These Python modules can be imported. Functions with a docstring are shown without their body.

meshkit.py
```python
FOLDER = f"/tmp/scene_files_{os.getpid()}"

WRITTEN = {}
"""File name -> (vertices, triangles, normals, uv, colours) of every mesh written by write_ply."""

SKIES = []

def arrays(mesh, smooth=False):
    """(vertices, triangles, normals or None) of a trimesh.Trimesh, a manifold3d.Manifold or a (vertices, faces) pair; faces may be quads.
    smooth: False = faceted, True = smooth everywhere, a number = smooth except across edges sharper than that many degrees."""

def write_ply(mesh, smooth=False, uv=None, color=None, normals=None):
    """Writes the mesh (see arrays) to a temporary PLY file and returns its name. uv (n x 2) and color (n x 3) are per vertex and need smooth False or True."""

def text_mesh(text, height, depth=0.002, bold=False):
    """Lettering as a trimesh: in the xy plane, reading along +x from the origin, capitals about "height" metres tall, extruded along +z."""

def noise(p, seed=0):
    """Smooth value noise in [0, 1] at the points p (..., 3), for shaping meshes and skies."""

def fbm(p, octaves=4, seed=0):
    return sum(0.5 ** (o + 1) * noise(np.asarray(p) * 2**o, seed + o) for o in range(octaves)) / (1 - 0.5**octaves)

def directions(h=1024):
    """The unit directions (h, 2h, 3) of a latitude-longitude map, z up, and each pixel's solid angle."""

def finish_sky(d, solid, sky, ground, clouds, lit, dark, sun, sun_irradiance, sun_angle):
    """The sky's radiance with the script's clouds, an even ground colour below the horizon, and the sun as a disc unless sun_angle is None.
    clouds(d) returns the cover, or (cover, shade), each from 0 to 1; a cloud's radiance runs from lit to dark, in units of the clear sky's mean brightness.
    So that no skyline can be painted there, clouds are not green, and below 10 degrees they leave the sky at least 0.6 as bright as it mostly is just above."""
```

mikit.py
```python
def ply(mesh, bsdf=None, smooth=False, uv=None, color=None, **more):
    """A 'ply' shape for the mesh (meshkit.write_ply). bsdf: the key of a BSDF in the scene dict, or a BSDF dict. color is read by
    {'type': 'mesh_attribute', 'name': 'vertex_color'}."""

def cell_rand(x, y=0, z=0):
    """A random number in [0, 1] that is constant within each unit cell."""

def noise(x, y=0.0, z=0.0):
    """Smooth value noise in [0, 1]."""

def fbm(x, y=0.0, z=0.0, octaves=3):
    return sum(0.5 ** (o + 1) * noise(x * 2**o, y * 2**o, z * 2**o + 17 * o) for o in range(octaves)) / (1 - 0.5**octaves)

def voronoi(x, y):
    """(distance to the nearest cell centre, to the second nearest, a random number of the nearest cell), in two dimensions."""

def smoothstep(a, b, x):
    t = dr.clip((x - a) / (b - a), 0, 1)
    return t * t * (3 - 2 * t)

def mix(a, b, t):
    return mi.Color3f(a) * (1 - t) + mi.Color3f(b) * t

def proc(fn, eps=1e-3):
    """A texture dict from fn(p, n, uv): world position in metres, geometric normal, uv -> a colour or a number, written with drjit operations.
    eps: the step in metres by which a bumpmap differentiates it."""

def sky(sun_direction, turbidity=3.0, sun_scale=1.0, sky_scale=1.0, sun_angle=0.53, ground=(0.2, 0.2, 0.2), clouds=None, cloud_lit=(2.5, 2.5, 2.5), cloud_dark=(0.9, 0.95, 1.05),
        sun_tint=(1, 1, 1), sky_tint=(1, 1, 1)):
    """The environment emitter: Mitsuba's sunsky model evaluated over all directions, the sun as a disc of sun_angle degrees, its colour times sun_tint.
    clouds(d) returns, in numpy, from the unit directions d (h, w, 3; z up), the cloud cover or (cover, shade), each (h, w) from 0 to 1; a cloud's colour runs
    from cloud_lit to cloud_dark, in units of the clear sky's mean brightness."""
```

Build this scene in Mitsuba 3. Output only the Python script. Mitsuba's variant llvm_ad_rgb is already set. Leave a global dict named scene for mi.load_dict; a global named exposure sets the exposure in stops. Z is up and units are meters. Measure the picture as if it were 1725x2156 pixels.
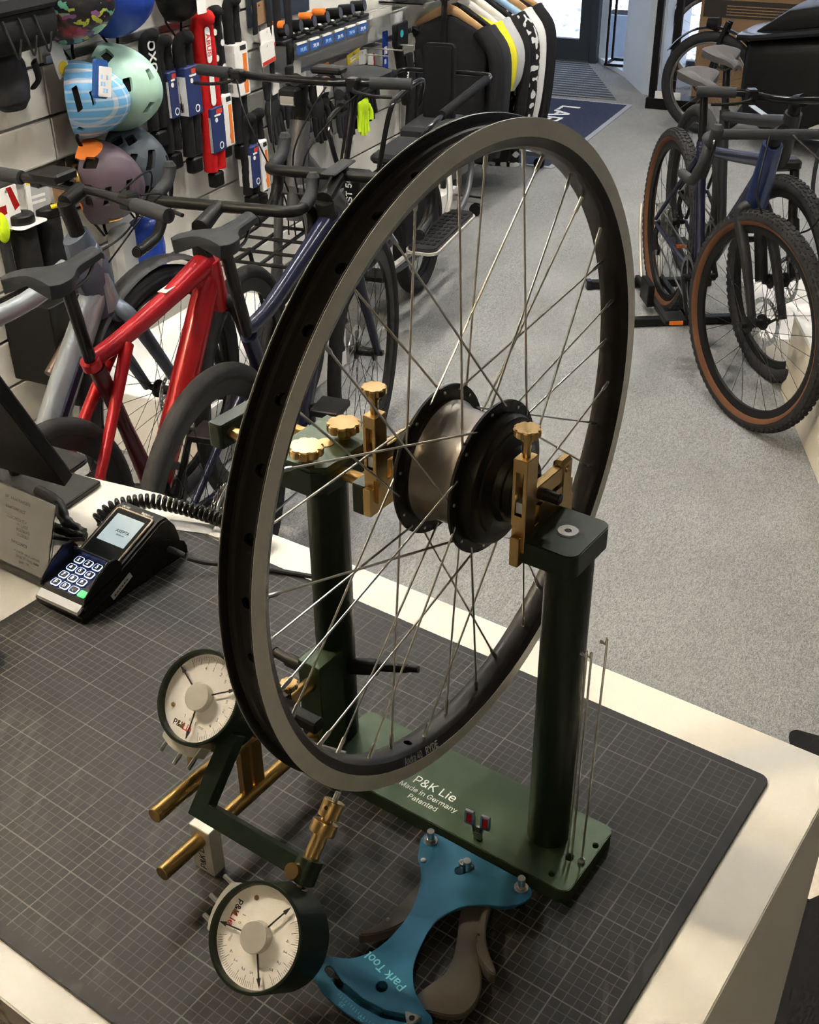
import math, random
import numpy as np, trimesh, shapely
import shapely.geometry as sg
import shapely.affinity as sa
import drjit as dr
import mitsuba as mi
import manifold3d as m3
import meshkit, mikit
from mikit import noise, fbm, voronoi, cell_rand, smoothstep, mix

random.seed(7)
RNG = np.random.default_rng(7)
scene, labels = {'type': 'scene'}, {}
A = np.array
FL = -0.92            # floor; the counter top is z = 0, metres
CEIL = 1.80
# the shop's own axes: E along the door wall, N along the slat wall
NV, EV = A([-.1725, .985, 0.]), A([.985, .1725, 0.])
YAW = math.degrees(math.atan2(.1725, .985))
def W(e, n, z=0.0):
    return e * EV + n * NV + A([0, 0, z])

# ---- camera
CAM = A([.21315, -.92328, .88936])
R3 = A([[.815847, .578214, -.007912], [.301807, -.437435, -.847091], [-.493261, .688709, -.531389]])
cm = np.eye(4)
cm[:3, 0], cm[:3, 1], cm[:3, 2], cm[:3, 3] = -R3[0], -R3[1], R3[2], CAM
scene['camera'] = {'type': 'perspective', 'fov': math.degrees(2 * math.atan(862.5 / 2409.33)), 'fov_axis': 'x',
                   'to_world': mi.ScalarTransform4f(cm.tolist()), 'near_clip': .02, 'far_clip': 100.}
exposure = 3.3
# ---- daylight outside the shop front
LS = 2.2
scene['sky'] = mikit.sky((.45, .3, .85), turbidity=4.0, sun_scale=0.0, sky_scale=LS, ground=(.35, .35, .36), sky_tint=(.93, 1.0, 1.12),
                         clouds=lambda d: (np.full(d.shape[:2], .55), np.full(d.shape[:2], .1)), cloud_lit=(1.5, 1.55, 1.65), cloud_dark=(.9, .95, 1.05))
# ---- unseen ceiling lamps, placed to light counter, slat wall and floor: (x, y, z, radius, colour, strength) built as spot heads in lamp()
WARM, NEUT = (1.0, .79, .50), (1.0, .95, .86)
UNSEEN_LAMPS = [
    ((-2.05, -.45, 1.70), .085, WARM, 84.), ((.55, -1.9, 1.70), .085, WARM, 20.), ((-.55, 1.25, 1.70), .075, NEUT, 16.),  # out of view: warm counter lamp, then weaker ones brightening counter and aisle
]
for k, n in enumerate((-.1, .8, 1.65, 2.5, 3.4, 4.4, 5.6)):
    UNSEEN_LAMPS.append((tuple(W(-1.62, n, 1.70)), .055, NEUT, 62. if k < 6 else 40.))  # out-of-view row placed to light the slat wall
for e, n, s in ((-.35, 2.0, 26.), (.1, 3.6, 34.), (-1.0, 4.6, 30.), (.6, 5.6, 30.), (-.6, 6.6, 26.)):  # unseen fill lamps brightening the shop floor
    UNSEEN_LAMPS.append((tuple(W(e, n, 1.70)), .07, NEUT, s))

# ================= helpers
def T(M): return mi.ScalarTransform4f(np.asarray(M, float).tolist())
def nrm(v):
    v = np.asarray(v, float); return v / np.linalg.norm(v)
def frame(o, x, y=None, z=None):
    """4x4 with the given axes (third one filled in)."""
    M = np.eye(4)
    x = nrm(x)
    if y is None: z = nrm(z); y = np.cross(z, x)
    else: y = nrm(y); z = np.cross(x, y)
    M[:3, 0], M[:3, 1], M[:3, 2], M[:3, 3] = x, y, z, o
    return M
def rotz(o, deg):
    a = math.radians(deg); return frame(o, (math.cos(a), math.sin(a), 0), (-math.sin(a), math.cos(a), 0))
ROOM = frame((0, 0, 0), EV, NV)       # local x = e, y = n
def join(*ms):
    out = []
    for m in ms:
        out += list(m) if isinstance(m, (list, tuple)) else [m]
    return trimesh.util.concatenate(out)
def mv(m, M):
    m = m.copy(); m.apply_transform(M); return m
def tm(man):
    q = man.to_mesh(); return trimesh.Trimesh(np.array(q.vert_properties[:, :3]), np.array(q.tri_verts), process=False)
def poly3(g, h, z=0.):
    gs = getattr(g, 'geoms', [g])
    ms = [trimesh.creation.extrude_polygon(p, h, engine='earcut') for p in gs if p.area > 1e-12]
    m = join(ms); m.apply_translation((0, 0, z)); return m
def rrect(w, h, r, cx=0., cy=0., q=6):
    return sg.box(cx - w / 2 + r, cy - h / 2 + r, cx + w / 2 - r, cy + h / 2 - r).buffer(r, quad_segs=q)
def bevel_poly(g, h, b, z=0.):
    """extrusion with chamfered top and bottom edges (convex or mild outlines)."""
    ext = lambda gg: A(gg.exterior.coords)[:-1]
    gi = g.buffer(-b, join_style=1)
    cs = m3.CrossSection([[list(p) for p in A(g.exterior.coords)[:-1]]] + [[list(p) for p in A(r.coords)[:-1]] for r in g.interiors], m3.FillRule.EvenOdd)
    body = m3.Manifold.extrude(cs, h - 2 * b).translate((0, 0, b))
    ci = m3.CrossSection([[list(p) for p in A(gi.exterior.coords)[:-1]]] + [[list(p) for p in A(r.coords)[:-1]] for r in gi.interiors], m3.FillRule.EvenOdd)
    core = m3.Manifold.extrude(ci, h)
    out = tm(body + core); out.apply_translation((0, 0, z)); return out
def box(x0, x1, y0, y1, z0, z1, b=0.):
    if b <= 0:
        return trimesh.creation.box(bounds=[[min(x0, x1), min(y0, y1), min(z0, z1)], [max(x0, x1), max(y0, y1), max(z0, z1)]])
    x0, x1, y0, y1, z0, z1 = min(x0, x1), max(x0, x1), min(y0, y1), max(y0, y1), min(z0, z1), max(z0, z1)
    pts = []
    for X, sx in ((x0, 1), (x1, -1)):
        for Y, sy in ((y0, 1), (y1, -1)):
            for Z, sz in ((z0, 1), (z1, -1)):
                pts += [(X + sx * b, Y + sy * b, Z), (X + sx * b, Y, Z + sz * b), (X, Y + sy * b, Z + sz * b)]
    return trimesh.Trimesh(A(pts)).convex_hull
def rbox(w, d, h, r, b=None, z=0.):
    """rounded-corner slab centred in xy, bevelled."""
    return bevel_poly(rrect(w, d, r), h, b or min(r * .4, h * .25), z)
def axis_frame(p0, p1):
    p0, p1 = A(p0, float), A(p1, float); z = nrm(p1 - p0)
    x = np.cross(z, [0, 0, 1.] if abs(z[2]) < .9 else [1., 0, 0]); return frame(p0, x, z=z)
def cyl(p0, p1, r, n=24, r1=None):
    p0, p1 = A(p0, float), A(p1, float); L = np.linalg.norm(p1 - p0)
    return mv(lathe([(0, 0), (r, 0), (r if r1 is None else r1, L), (0, L)], n), axis_frame(p0, p1))
def lathe(prof, n=32):
    """revolve (r, z) profile about z."""
    p = A(prof, float); k = len(p); a = np.arange(n) * 2 * np.pi / n
    v = np.stack([p[:, 0][None] * np.cos(a)[:, None], p[:, 0][None] * np.sin(a)[:, None], np.broadcast_to(p[:, 1], (n, k))], -1).reshape(-1, 3)
    i, j = np.meshgrid(np.arange(n), np.arange(k - 1), indexing='ij')
    a0, b0, a1, b1 = i * k + j, ((i + 1) % n) * k + j, i * k + j + 1, ((i + 1) % n) * k + j + 1
    f = np.concatenate([np.stack([a0, b0, b1], -1).reshape(-1, 3), np.stack([a0, b1, a1], -1).reshape(-1, 3)])
    m = trimesh.Trimesh(v, f, process=True); m.update_faces(m.nondegenerate_faces()); m.fix_normals(); return m
def lathe_on(prof, p0, p1, n=32): return mv(lathe(prof, n), axis_frame(p0, p1))
def smooth_path(pts, n=8):
    p = A(pts, float); q = np.vstack([2 * p[0] - p[1], p, 2 * p[-1] - p[-2]]); out = []
    for i in range(1, len(q) - 2):
        t = np.linspace(0, 1, n, endpoint=False)[:, None]
        a, b, c, d = q[i - 1], q[i], q[i + 1], q[i + 2]
        out.append(.5 * (2 * b + (c - a) * t + (2 * a - 5 * b + 4 * c - d) * t ** 2 + (3 * b - a - 3 * c + d) * t ** 3))
    return np.vstack(out + [p[-1:]])
def tube(pts, r, n=10, caps=True, closed=False, sx=1., up=None):
    """round (or flattened: sx scales the axis along `up`) tube along a polyline; r may vary."""
    p = A(pts, float); k = len(p); r = np.broadcast_to(A(r, float), (k,))
    t = np.roll(p, -1, 0) - np.roll(p, 1, 0) if closed else np.gradient(p, axis=0)
    t /= np.linalg.norm(t, axis=1, keepdims=True) + 1e-12
    if up is not None:
        b0 = np.cross(t, np.broadcast_to(A(up, float), t.shape)); b0 /= np.linalg.norm(b0, axis=1, keepdims=True) + 1e-12; a0 = np.cross(b0, t)
    else:
        a0 = np.zeros_like(p); s = np.cross(t[0], [0, 0, 1.] if abs(t[0][2]) < .9 else [1., 0, 0]); a0[0] = s / np.linalg.norm(s)
        for i in range(1, k):
            s = a0[i - 1] - t[i] * (a0[i - 1] @ t[i]); a0[i] = s / (np.linalg.norm(s) + 1e-12)
        b0 = np.cross(t, a0)
    a = np.arange(n) * 2 * np.pi / n
    v = (p[:, None] + r[:, None, None] * (sx * np.cos(a)[None, :, None] * a0[:, None] + np.sin(a)[None, :, None] * b0[:, None])).reshape(-1, 3)
    m = k if closed else k - 1
    i, j = np.meshgrid(np.arange(m), np.arange(n), indexing='ij'); i2 = (i + 1) % k; j2 = (j + 1) % n
    f = np.concatenate([np.stack([i * n + j, i * n + j2, i2 * n + j2], -1).reshape(-1, 3), np.stack([i * n + j, i2 * n + j2, i2 * n + j], -1).reshape(-1, 3)])
    if caps and not closed:
        v = np.vstack([v, p[:1], p[-1:]]); c0, c1 = k * n, k * n + 1; jj = np.arange(n)
        f = np.vstack([f, np.stack([np.full(n, c0), (jj + 1) % n, jj], 1), np.stack([np.full(n, c1), (k - 1) * n + jj, (k - 1) * n + (jj + 1) % n], 1)])
    m = trimesh.Trimesh(v, f, process=False); m.fix_normals(); return m
def helix(path, R, turns, r, n=8, per=14, tap=0.):
    p = A(path, float); s = np.r_[0, np.cumsum(np.linalg.norm(np.diff(p, axis=0), axis=1))]
    u = np.linspace(0, s[-1], int(turns * per)); c = np.stack([np.interp(u, s, p[:, i]) for i in range(3)], 1)
    t = np.gradient(c, axis=0); t /= np.linalg.norm(t, axis=1, keepdims=True)
    h = np.cross(t, [0, 0, 1.] if abs(t[0][2]) < .9 else [1., 0, 0]); h /= np.linalg.norm(h, axis=1, keepdims=True); b = np.cross(t, h)
    a = np.linspace(0, turns * 2 * np.pi, len(u))[:, None]
    return tube(c + R * (np.cos(a) * h + np.sin(a) * b), r, n)
def sphere(c, r, sub=2, s=(1, 1, 1)):
    m = trimesh.creation.icosphere(subdivisions=sub, radius=1.); m.apply_scale(A(s, float) * r); m.apply_translation(c); return m
def diff(a, *bs):
    M = man(a)
    for b in bs: M = M - man(b)
    return tm(M)
def man(t):
    t = t.copy(); t.merge_vertices(); return m3.Manifold(m3.Mesh(t.vertices.astype(np.float32), t.faces.astype(np.uint32)))
def uni(*ms):
    M = man(ms[0])
    for b in ms[1:]: M = M + man(b)
    return tm(M)
def loft(secs, caps=True):
    """closed rings (same count) joined in order."""
    v = np.vstack(secs); k, n = len(secs), len(secs[0])
    i, j = np.meshgrid(np.arange(k - 1), np.arange(n), indexing='ij'); j2 = (j + 1) % n
    f = np.concatenate([np.stack([i * n + j, i * n + j2, (i + 1) * n + j2], -1).reshape(-1, 3), np.stack([i * n + j, (i + 1) * n + j2, (i + 1) * n + j], -1).reshape(-1, 3)])
    if caps:
        v = np.vstack([v, secs[0].mean(0)[None], secs[-1].mean(0)[None]]); jj = np.arange(n); c0, c1 = k * n, k * n + 1
        f = np.vstack([f, np.stack([np.full(n, c0), (jj + 1) % n, jj], 1), np.stack([np.full(n, c1), (k - 1) * n + jj, (k - 1) * n + (jj + 1) % n], 1)])
    m = trimesh.Trimesh(v, f, process=False); m.fix_normals(); return m
def text(s, h, depth=.0004, bold=False, center=True, sx=1.):
    m = meshkit.text_mesh(s, h, depth, bold)
    if center:
        b = m.bounds; m.apply_translation((-(b[0][0] + b[1][0]) / 2, -h / 2, 0))
    m.apply_scale((sx, 1, 1)); return m
def grid_mesh(fn, nu, nv):
    """fn(u, v) arrays -> points; open sheet."""
    u, v = np.meshgrid(np.linspace(0, 1, nu), np.linspace(0, 1, nv), indexing='ij'); p = fn(u, v).reshape(-1, 3)
    i, j = np.meshgrid(np.arange(nu - 1), np.arange(nv - 1), indexing='ij'); a = i * nv + j
    f = np.concatenate([np.stack([a, a + nv, a + nv + 1], -1).reshape(-1, 3), np.stack([a, a + nv + 1, a + 1], -1).reshape(-1, 3)])
    return trimesh.Trimesh(p, f, process=False)
def thick(sheet, t):
    """a thin sheet given thickness t along its normals."""
    n = sheet.vertex_normals; v = np.vstack([sheet.vertices, sheet.vertices - n * t]); k = len(sheet.vertices)
    f = sheet.faces; e = sheet.edges_sorted; u, c = np.unique(e, axis=0, return_counts=True)
    be = u[c == 1]; d = {tuple(sorted(x)): x for x in map(tuple, sheet.edges)}
    side = []
    for a, b in be:
        a, b = d[(a, b)]; side += [[b, a, a + k], [b, a + k, b + k]]
    return trimesh.Trimesh(v, np.vstack([f, f[:, ::-1] + k, A(side)]), process=False)

_count = {}
def key_for(base):
    k = _count.get(base, 0); _count[base] = k + 1
    return base if k == 0 else f'{base}_{k:03d}'
def thing(name, label=None, cat=None, group=None, kind=None):
    k = key_for(name); d = {}
    if label: d['label'] = label
    if cat: d['category'] = cat
    if group: d['group'] = group
    if kind: d['kind'] = kind
    if d: labels[k] = d
    return k
def part(parent, name, mesh, mat, smooth=30, M=None, label=None, kind=None, emit=None):
    if M is not None: mesh = mv(mesh, M)
    k = key_for(parent + '__' + name)
    d = mikit.ply(mesh, mat, smooth=smooth)
    if emit is not None: d['emitter'] = {'type': 'area', 'radiance': {'type': 'rgb', 'value': [float(x) for x in emit]}}
    scene[k] = d
    if label or kind:
        labels[k] = {}
        if label: labels[k]['label'] = label
        if kind: labels[k]['kind'] = kind
    return k
def solo(name, mesh, mat, label, cat, group=None, smooth=30, M=None, kind=None, emit=None):
    k = thing(name, label, cat, group, kind)
    if M is not None: mesh = mv(mesh, M)
    d = mikit.ply(mesh, mat, smooth=smooth)
    if emit is not None: d['emitter'] = {'type': 'area', 'radiance': {'type': 'rgb', 'value': [float(x) for x in emit]}}
    scene[k] = d; return k
def struct(name, mesh, mat, label=None, smooth=30):
    k = key_for(name); labels[k] = {'kind': 'structure'}
    if label: labels[k]['label'] = label
    if mesh is not None: scene[k] = mikit.ply(mesh, mat, smooth=smooth)
    return k

# ================= materials
def rgb(c): return {'type': 'rgb', 'value': [float(x) for x in c]}
def pm(name, c, rough=.5, metal=0., spec=.5, bump=None, bscale=1., **k):
    d = {'type': 'principled', 'base_color': c if isinstance(c, dict) else rgb(c), 'roughness': rough if isinstance(rough, dict) else float(rough), 'metallic': float(metal)}
    if metal < .5: d['specular'] = float(spec) * .42
    d.update(k)
    if bump is not None: d = {'type': 'bumpmap', 'arbitrary': bump, 'scale': float(bscale), 'bsdf': d}
    scene[name] = {'type': 'twosided', 'bsdf': d}
    return name
def hexc(r, g, b):
    f = lambda c: (c / 255) / 12.92 if c <= 10 else ((c / 255 + .055) / 1.055) ** 2.4
    return (f(r), f(g), f(b))
pm('m_counter', mikit.proc(lambda p, n, uv: mix((.80, .765, .68), (.74, .70, .61), smoothstep(.62, .78, fbm(p.x * 9, p.y * 9, p.z * 9)) * .5)), .42)
def _mat_grid(p, n, uv):
    x, y = (-p.x) * 100, (-p.y) * 100
    def line(v, w): 
        q = dr.abs(v - dr.round(v)); return 1 - smoothstep(w * .6, w, q)
    fine = dr.maximum(line(x, .055), line(y, .055)); bold = dr.maximum(line(x / 5, .018), line(y / 5, .018))
    wear = fbm(p.x * 11, p.y * 11)
    g = dr.maximum(fine * .40, bold * .75) * (.45 + .75 * wear)
    ins = dr.select((x > -.05) & (x < 87.6) & (y > -.05) & (y < 57.6), 1., 0.)
    scr = smoothstep(.66, .74, noise(p.x * 140 + p.y * 60, p.y * 25 - p.x * 12)) * smoothstep(.5, .7, fbm(p.x * 7, p.y * 7)) * .35
    dust = smoothstep(.55, .8, fbm(p.x * 5 + 3, p.y * 5)) * .25
    return mix((.0125, .0125, .0135), (.13, .126, .118), dr.clip(g * ins + scr * .3 + dust * .12, 0, 1))
pm('m_mat', mikit.proc(_mat_grid), .50, spec=.5)
pm('m_carpet', mikit.proc(lambda p, n, uv: mix((.13, .135, .138), (.34, .345, .34), dr.clip(.5 + .75 * (fbm((p.x * .985 + p.y * .17) * 330, (p.y * .985 - p.x * .17) * 120) - .5) + .9 * (noise(p.x * 700, p.y * 420) - .5) + .25 * (fbm(p.x * 3, p.y * 3) - .5), 0, 1))), .9, spec=.2,
   bump=mikit.proc(lambda p, n, uv: noise(p.x * 420, p.y * 260)), bscale=.0015)
pm('m_bluemat', mikit.proc(lambda p, n, uv: mix((.025, .033, .062), (.05, .062, .105), noise(p.x * 240, p.y * 240))), .95, spec=.15)
pm('m_greymat', mikit.proc(lambda p, n, uv: mix((.22, .24, .26), (.07, .078, .09), smoothstep(.3, .7, dr.abs(dr.sin((p.y * .985 - p.x * .1725) * 42.))))), .9, spec=.2)
pm('m_matborder', (.30, .32, .36), .8)
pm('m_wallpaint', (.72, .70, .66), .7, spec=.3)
pm('m_slat', mikit.proc(lambda p, n, uv: mix((.70, .68, .63), (.66, .635, .58), fbm(p.x * 4, p.y * 4, p.z * 6))), .38, spec=.5)
pm('m_groove', (.10, .10, .10), .45, .6)
pm('m_rail', (.42, .42, .42), .3, 1.)
pm('m_unseen_ceiling_dark', (.30, .295, .285), .8)  # unseen ceiling, kept dark to deepen the shadows
pm('m_unseen_wall_dark', (.26, .25, .235), .7, spec=.3)  # unseen right and back walls, darkened to cut bounced light
pm('m_white', (.78, .77, .74), .45)
pm('m_green', (.011, .019, .012), .34, .35, clearcoat=.35, clearcoat_gloss=.8)
pm('m_green_flat', mikit.proc(lambda p, n, uv: mix((.030, .048, .026), (.038, .060, .032), fbm(p.x * 40, p.y * 40))), .38, .45, clearcoat=.25, clearcoat_gloss=.75)
pm('m_brass', mikit.proc(lambda p, n, uv: mix((.62, .43, .19), (.52, .33, .13), fbm(p.x * 60, p.y * 60, p.z * 60))), .27, 1.)
pm('m_brass_rod', mikit.proc(lambda p, n, uv: mix((.50, .33, .12), (.36, .22, .07), fbm(p.x * 30, p.y * 8, p.z * 30))), .30, 1.)
pm('m_alu', mikit.proc(lambda p, n, uv: mix((.62, .60, .54), (.52, .505, .46), fbm(p.x * 20, p.y * 120, p.z * 120))), .42, .45)
pm('m_steel', (.55, .545, .53), .22, 1.)
pm('m_spoke', (.66, .62, .55), .22, 1.)
pm('m_black', (.007, .007, .007), .42, spec=.4)
pm('m_black_gloss', (.008, .008, .009), .16)
pm('m_black_matte', (.010, .010, .011), .75, spec=.2)
pm('m_rim', (.013, .012, .012), .38, .2)
pm('m_hubshell', (.22, .20, .175), .36, 1.)
pm('m_rubber', mikit.proc(lambda p, n, uv: mix((.018, .018, .019), (.032, .032, .033), fbm(p.x * 50, p.y * 50, p.z * 50))), .72, spec=.3)
pm('m_grey_rubber', (.026, .028, .031), .62, spec=.35)
pm('m_tanwall', (.115, .052, .028), .75, spec=.25)
pm('m_blue_ano', mikit.proc(lambda p, n, uv: mix((.012, .075, .135), (.018, .098, .165), fbm(p.x * 50, p.y * 50))), .42, .25)
pm('m_grip', mikit.proc(lambda p, n, uv: mix((.052, .047, .041), (.066, .060, .052), fbm(p.x * 90, p.y * 90))), .6)
pm('m_dial', (.82, .79, .74), .45)
pm('m_ink', (.09, .085, .08), .6)
pm('m_ink_black', (.02, .02, .02), .6)
pm('m_ink_white', (.75, .75, .72), .6)
pm('m_ink_red', (.55, .05, .03), .5)
pm('m_silver_print', (.5, .5, .48), .35, .8)
pm('m_red_plastic', (.33, .012, .010), .35)
pm('m_red_paint', mikit.proc(lambda p, n, uv: mix((.30, .006, .010), (.34, .008, .012), fbm(p.x * 30, p.y * 30, p.z * 30))), .25, .35, clearcoat=1., clearcoat_gloss=.95)
pm('m_darkred_paint', (.045, .004, .007), .25, .2, clearcoat=1., clearcoat_gloss=.95)
pm('m_navy_paint', (.008, .010, .030), .25, .3, clearcoat=1., clearcoat_gloss=.95)
pm('m_blue_paint', (.010, .022, .085), .3, .3, clearcoat=1., clearcoat_gloss=.95)
pm('m_silver_paint', (.30, .33, .36), .32, .6, clearcoat=.6, clearcoat_gloss=.9)
pm('m_slate_paint', (.085, .105, .145), .38, .3, clearcoat=.5, clearcoat_gloss=.8)
pm('m_grey_paint', (.085, .085, .09), .4, .5)
pm('m_darkgrey_paint', (.022, .022, .024), .42, .2)
pm('m_saddle', (.016, .018, .021), .5, spec=.35)
pm('m_saddle_grey', (.055, .052, .054), .52, spec=.35)
pm('m_glass_black', (.010, .012, .012), .12)
pm('m_paper', (.76, .74, .70), .6)
pm('m_card', (.25, .155, .085), .8, spec=.2)
pm('m_wood', mikit.proc(lambda p, n, uv: mix((.55, .34, .17), (.46, .27, .12), noise(p.x * 60, p.y * 60, p.z * 12))), .4)
pm('m_navy_card', (.022, .034, .115), .5)
pm('m_red_fabric', mikit.proc(lambda p, n, uv: mix((.50, .012, .012), (.40, .008, .009), fbm(p.x * 60, p.y * 60, p.z * 60))), .75)
pm('m_black_fabric', mikit.proc(lambda p, n, uv: mix((.010, .010, .011), (.02, .02, .021), fbm(p.x * 50, p.y * 50, p.z * 50))), .85, spec=.25)
pm('m_charcoal_fabric', (.028, .029, .032), .8, spec=.25)
pm('m_yellow_fabric', (.70, .62, .03), .75)
pm('m_neon', (.52, .75, .02), .6)
pm('m_yellow', (.75, .55, .03), .5)
pm('m_grey_fabric', (.42, .42, .43), .85)
pm('m_white_fabric', (.70, .70, .69), .85)
pm('m_orange', (.75, .20, .035), .5)
pm('m_gold', (.66, .42, .13), .3, 1.)
pm('m_mint', (.36, .56, .47), .3, clearcoat=.5)
pm('m_purple', (.075, .055, .075), .42)
pm('m_slate_helmet', (.050, .065, .082), .42)
pm('m_royal', (.012, .045, .30), .25, clearcoat=1.)
pm('m_grey_card', (.40, .41, .42), .5)
pm('m_lightblue', (.35, .55, .80), .5)
pm('m_tag_blue', (.03, .09, .30), .4)
pm('m_cyan', (.05, .45, .55), .5)
pm('m_eps', (.006, .006, .006), .9)
def _plaid(p, n, uv):
    a = smoothstep(.3, .5, dr.abs(dr.sin(p.z * 120))) ; b = smoothstep(.3, .5, dr.abs(dr.sin((p.x - p.y) * 85)))
    return mix((.62, .60, .66), (.13, .38, .66), (a + b) * .5)
pm('m_plaid', mikit.proc(_plaid), .25, clearcoat=.7)
def _graf(p, n, uv):
    a = voronoi((p.x + p.y) * 34 + fbm(p.x * 40, p.y * 40, p.z * 40) * 2, p.z * 70 + fbm(p.y * 60, p.z * 60) * 2)[2]
    c = mix((.012, .012, .016), (.14, .42, .30), smoothstep(.62, .66, a)); c = mix(c, (.45, .48, .06), smoothstep(.76, .79, a)); c = mix(c, (.22, .10, .28), smoothstep(.87, .9, a))
    return mix(c, (.42, .04, .05), smoothstep(.55, .75, fbm(p.x * 14, p.y * 14, p.z * 14 + 5)) * .8)
pm('m_graffiti', mikit.proc(_graf), .25, clearcoat=.8)
pm('m_pattern', mikit.proc(lambda p, n, uv: mix((.012, .012, .013), (.6, .6, .6), smoothstep(.56, .6, noise(p.x * 55, p.y * 55, p.z * 38)))), .85)
pm('m_cobble', mikit.proc(lambda p, n, uv: mix((.62, .64, .67), (.80, .81, .83), fbm(p.x * 6, p.y * 6, p.z * 3))), .85)
pm('m_joint', (.30, .31, .33), .9)
pm('m_doorframe', (.045, .052, .062), .45)
pm('m_display_white', (.66, .72, .78), .6)
scene['m_pane'] = {'type': 'thindielectric', 'int_ior': 1.5}
scene['m_acrylic'] = {'type': 'dielectric', 'int_ior': 1.45}
scene['m_acrylic_thin'] = {'type': 'thindielectric', 'int_ior': 1.45}

# ================= the room
EW = -2.45                      # slat wall plane
def rb(e0, e1, n0, n1, z0, z1, b=0.): return mv(box(e0, e1, n0, n1, z0, z1, b), ROOM)
struct('floor', rb(-4.2, 3.2, -3.2, 8.42, FL - .1, FL), 'm_carpet', 'grey speckled carpet floor')
struct('ceiling', rb(-4.2, 3.2, -3.2, 8.5, CEIL, CEIL + .1), 'm_unseen_ceiling_dark')
# slat wall: backing with grey joints, every slat board its own piece
wl = struct('wall_left', rb(EW - .06, EW - .021, -3.1, 5.55, FL, CEIL), 'm_groove', 'cream slat wall with dark grooves')
_rows = [-.071 + .147 * k for k in range(-6, 13)]
for c in range(-1, 4):
    n0, n1 = 1.79 + 1.2 * (c - 1) + .003, min(1.79 + 1.2 * c - .003, 5.54)
    for k, z in enumerate(_rows):
        z0, z1 = max(z + .005, FL + .002), min(z + .147 - .004, CEIL)
        part(wl, 'board', rb(EW - .021, EW, n0, n1, z0, z1, .0025), 'm_slat', smooth=False)
    for k, z in enumerate(_rows[1:]):
        part(wl, 'groove_strip', rb(EW - .021, EW - .008, n0, n1, z - .0045, z + .0055), 'm_groove' if (k % 3 or c < 0) else 'm_rail', smooth=False)
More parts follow.
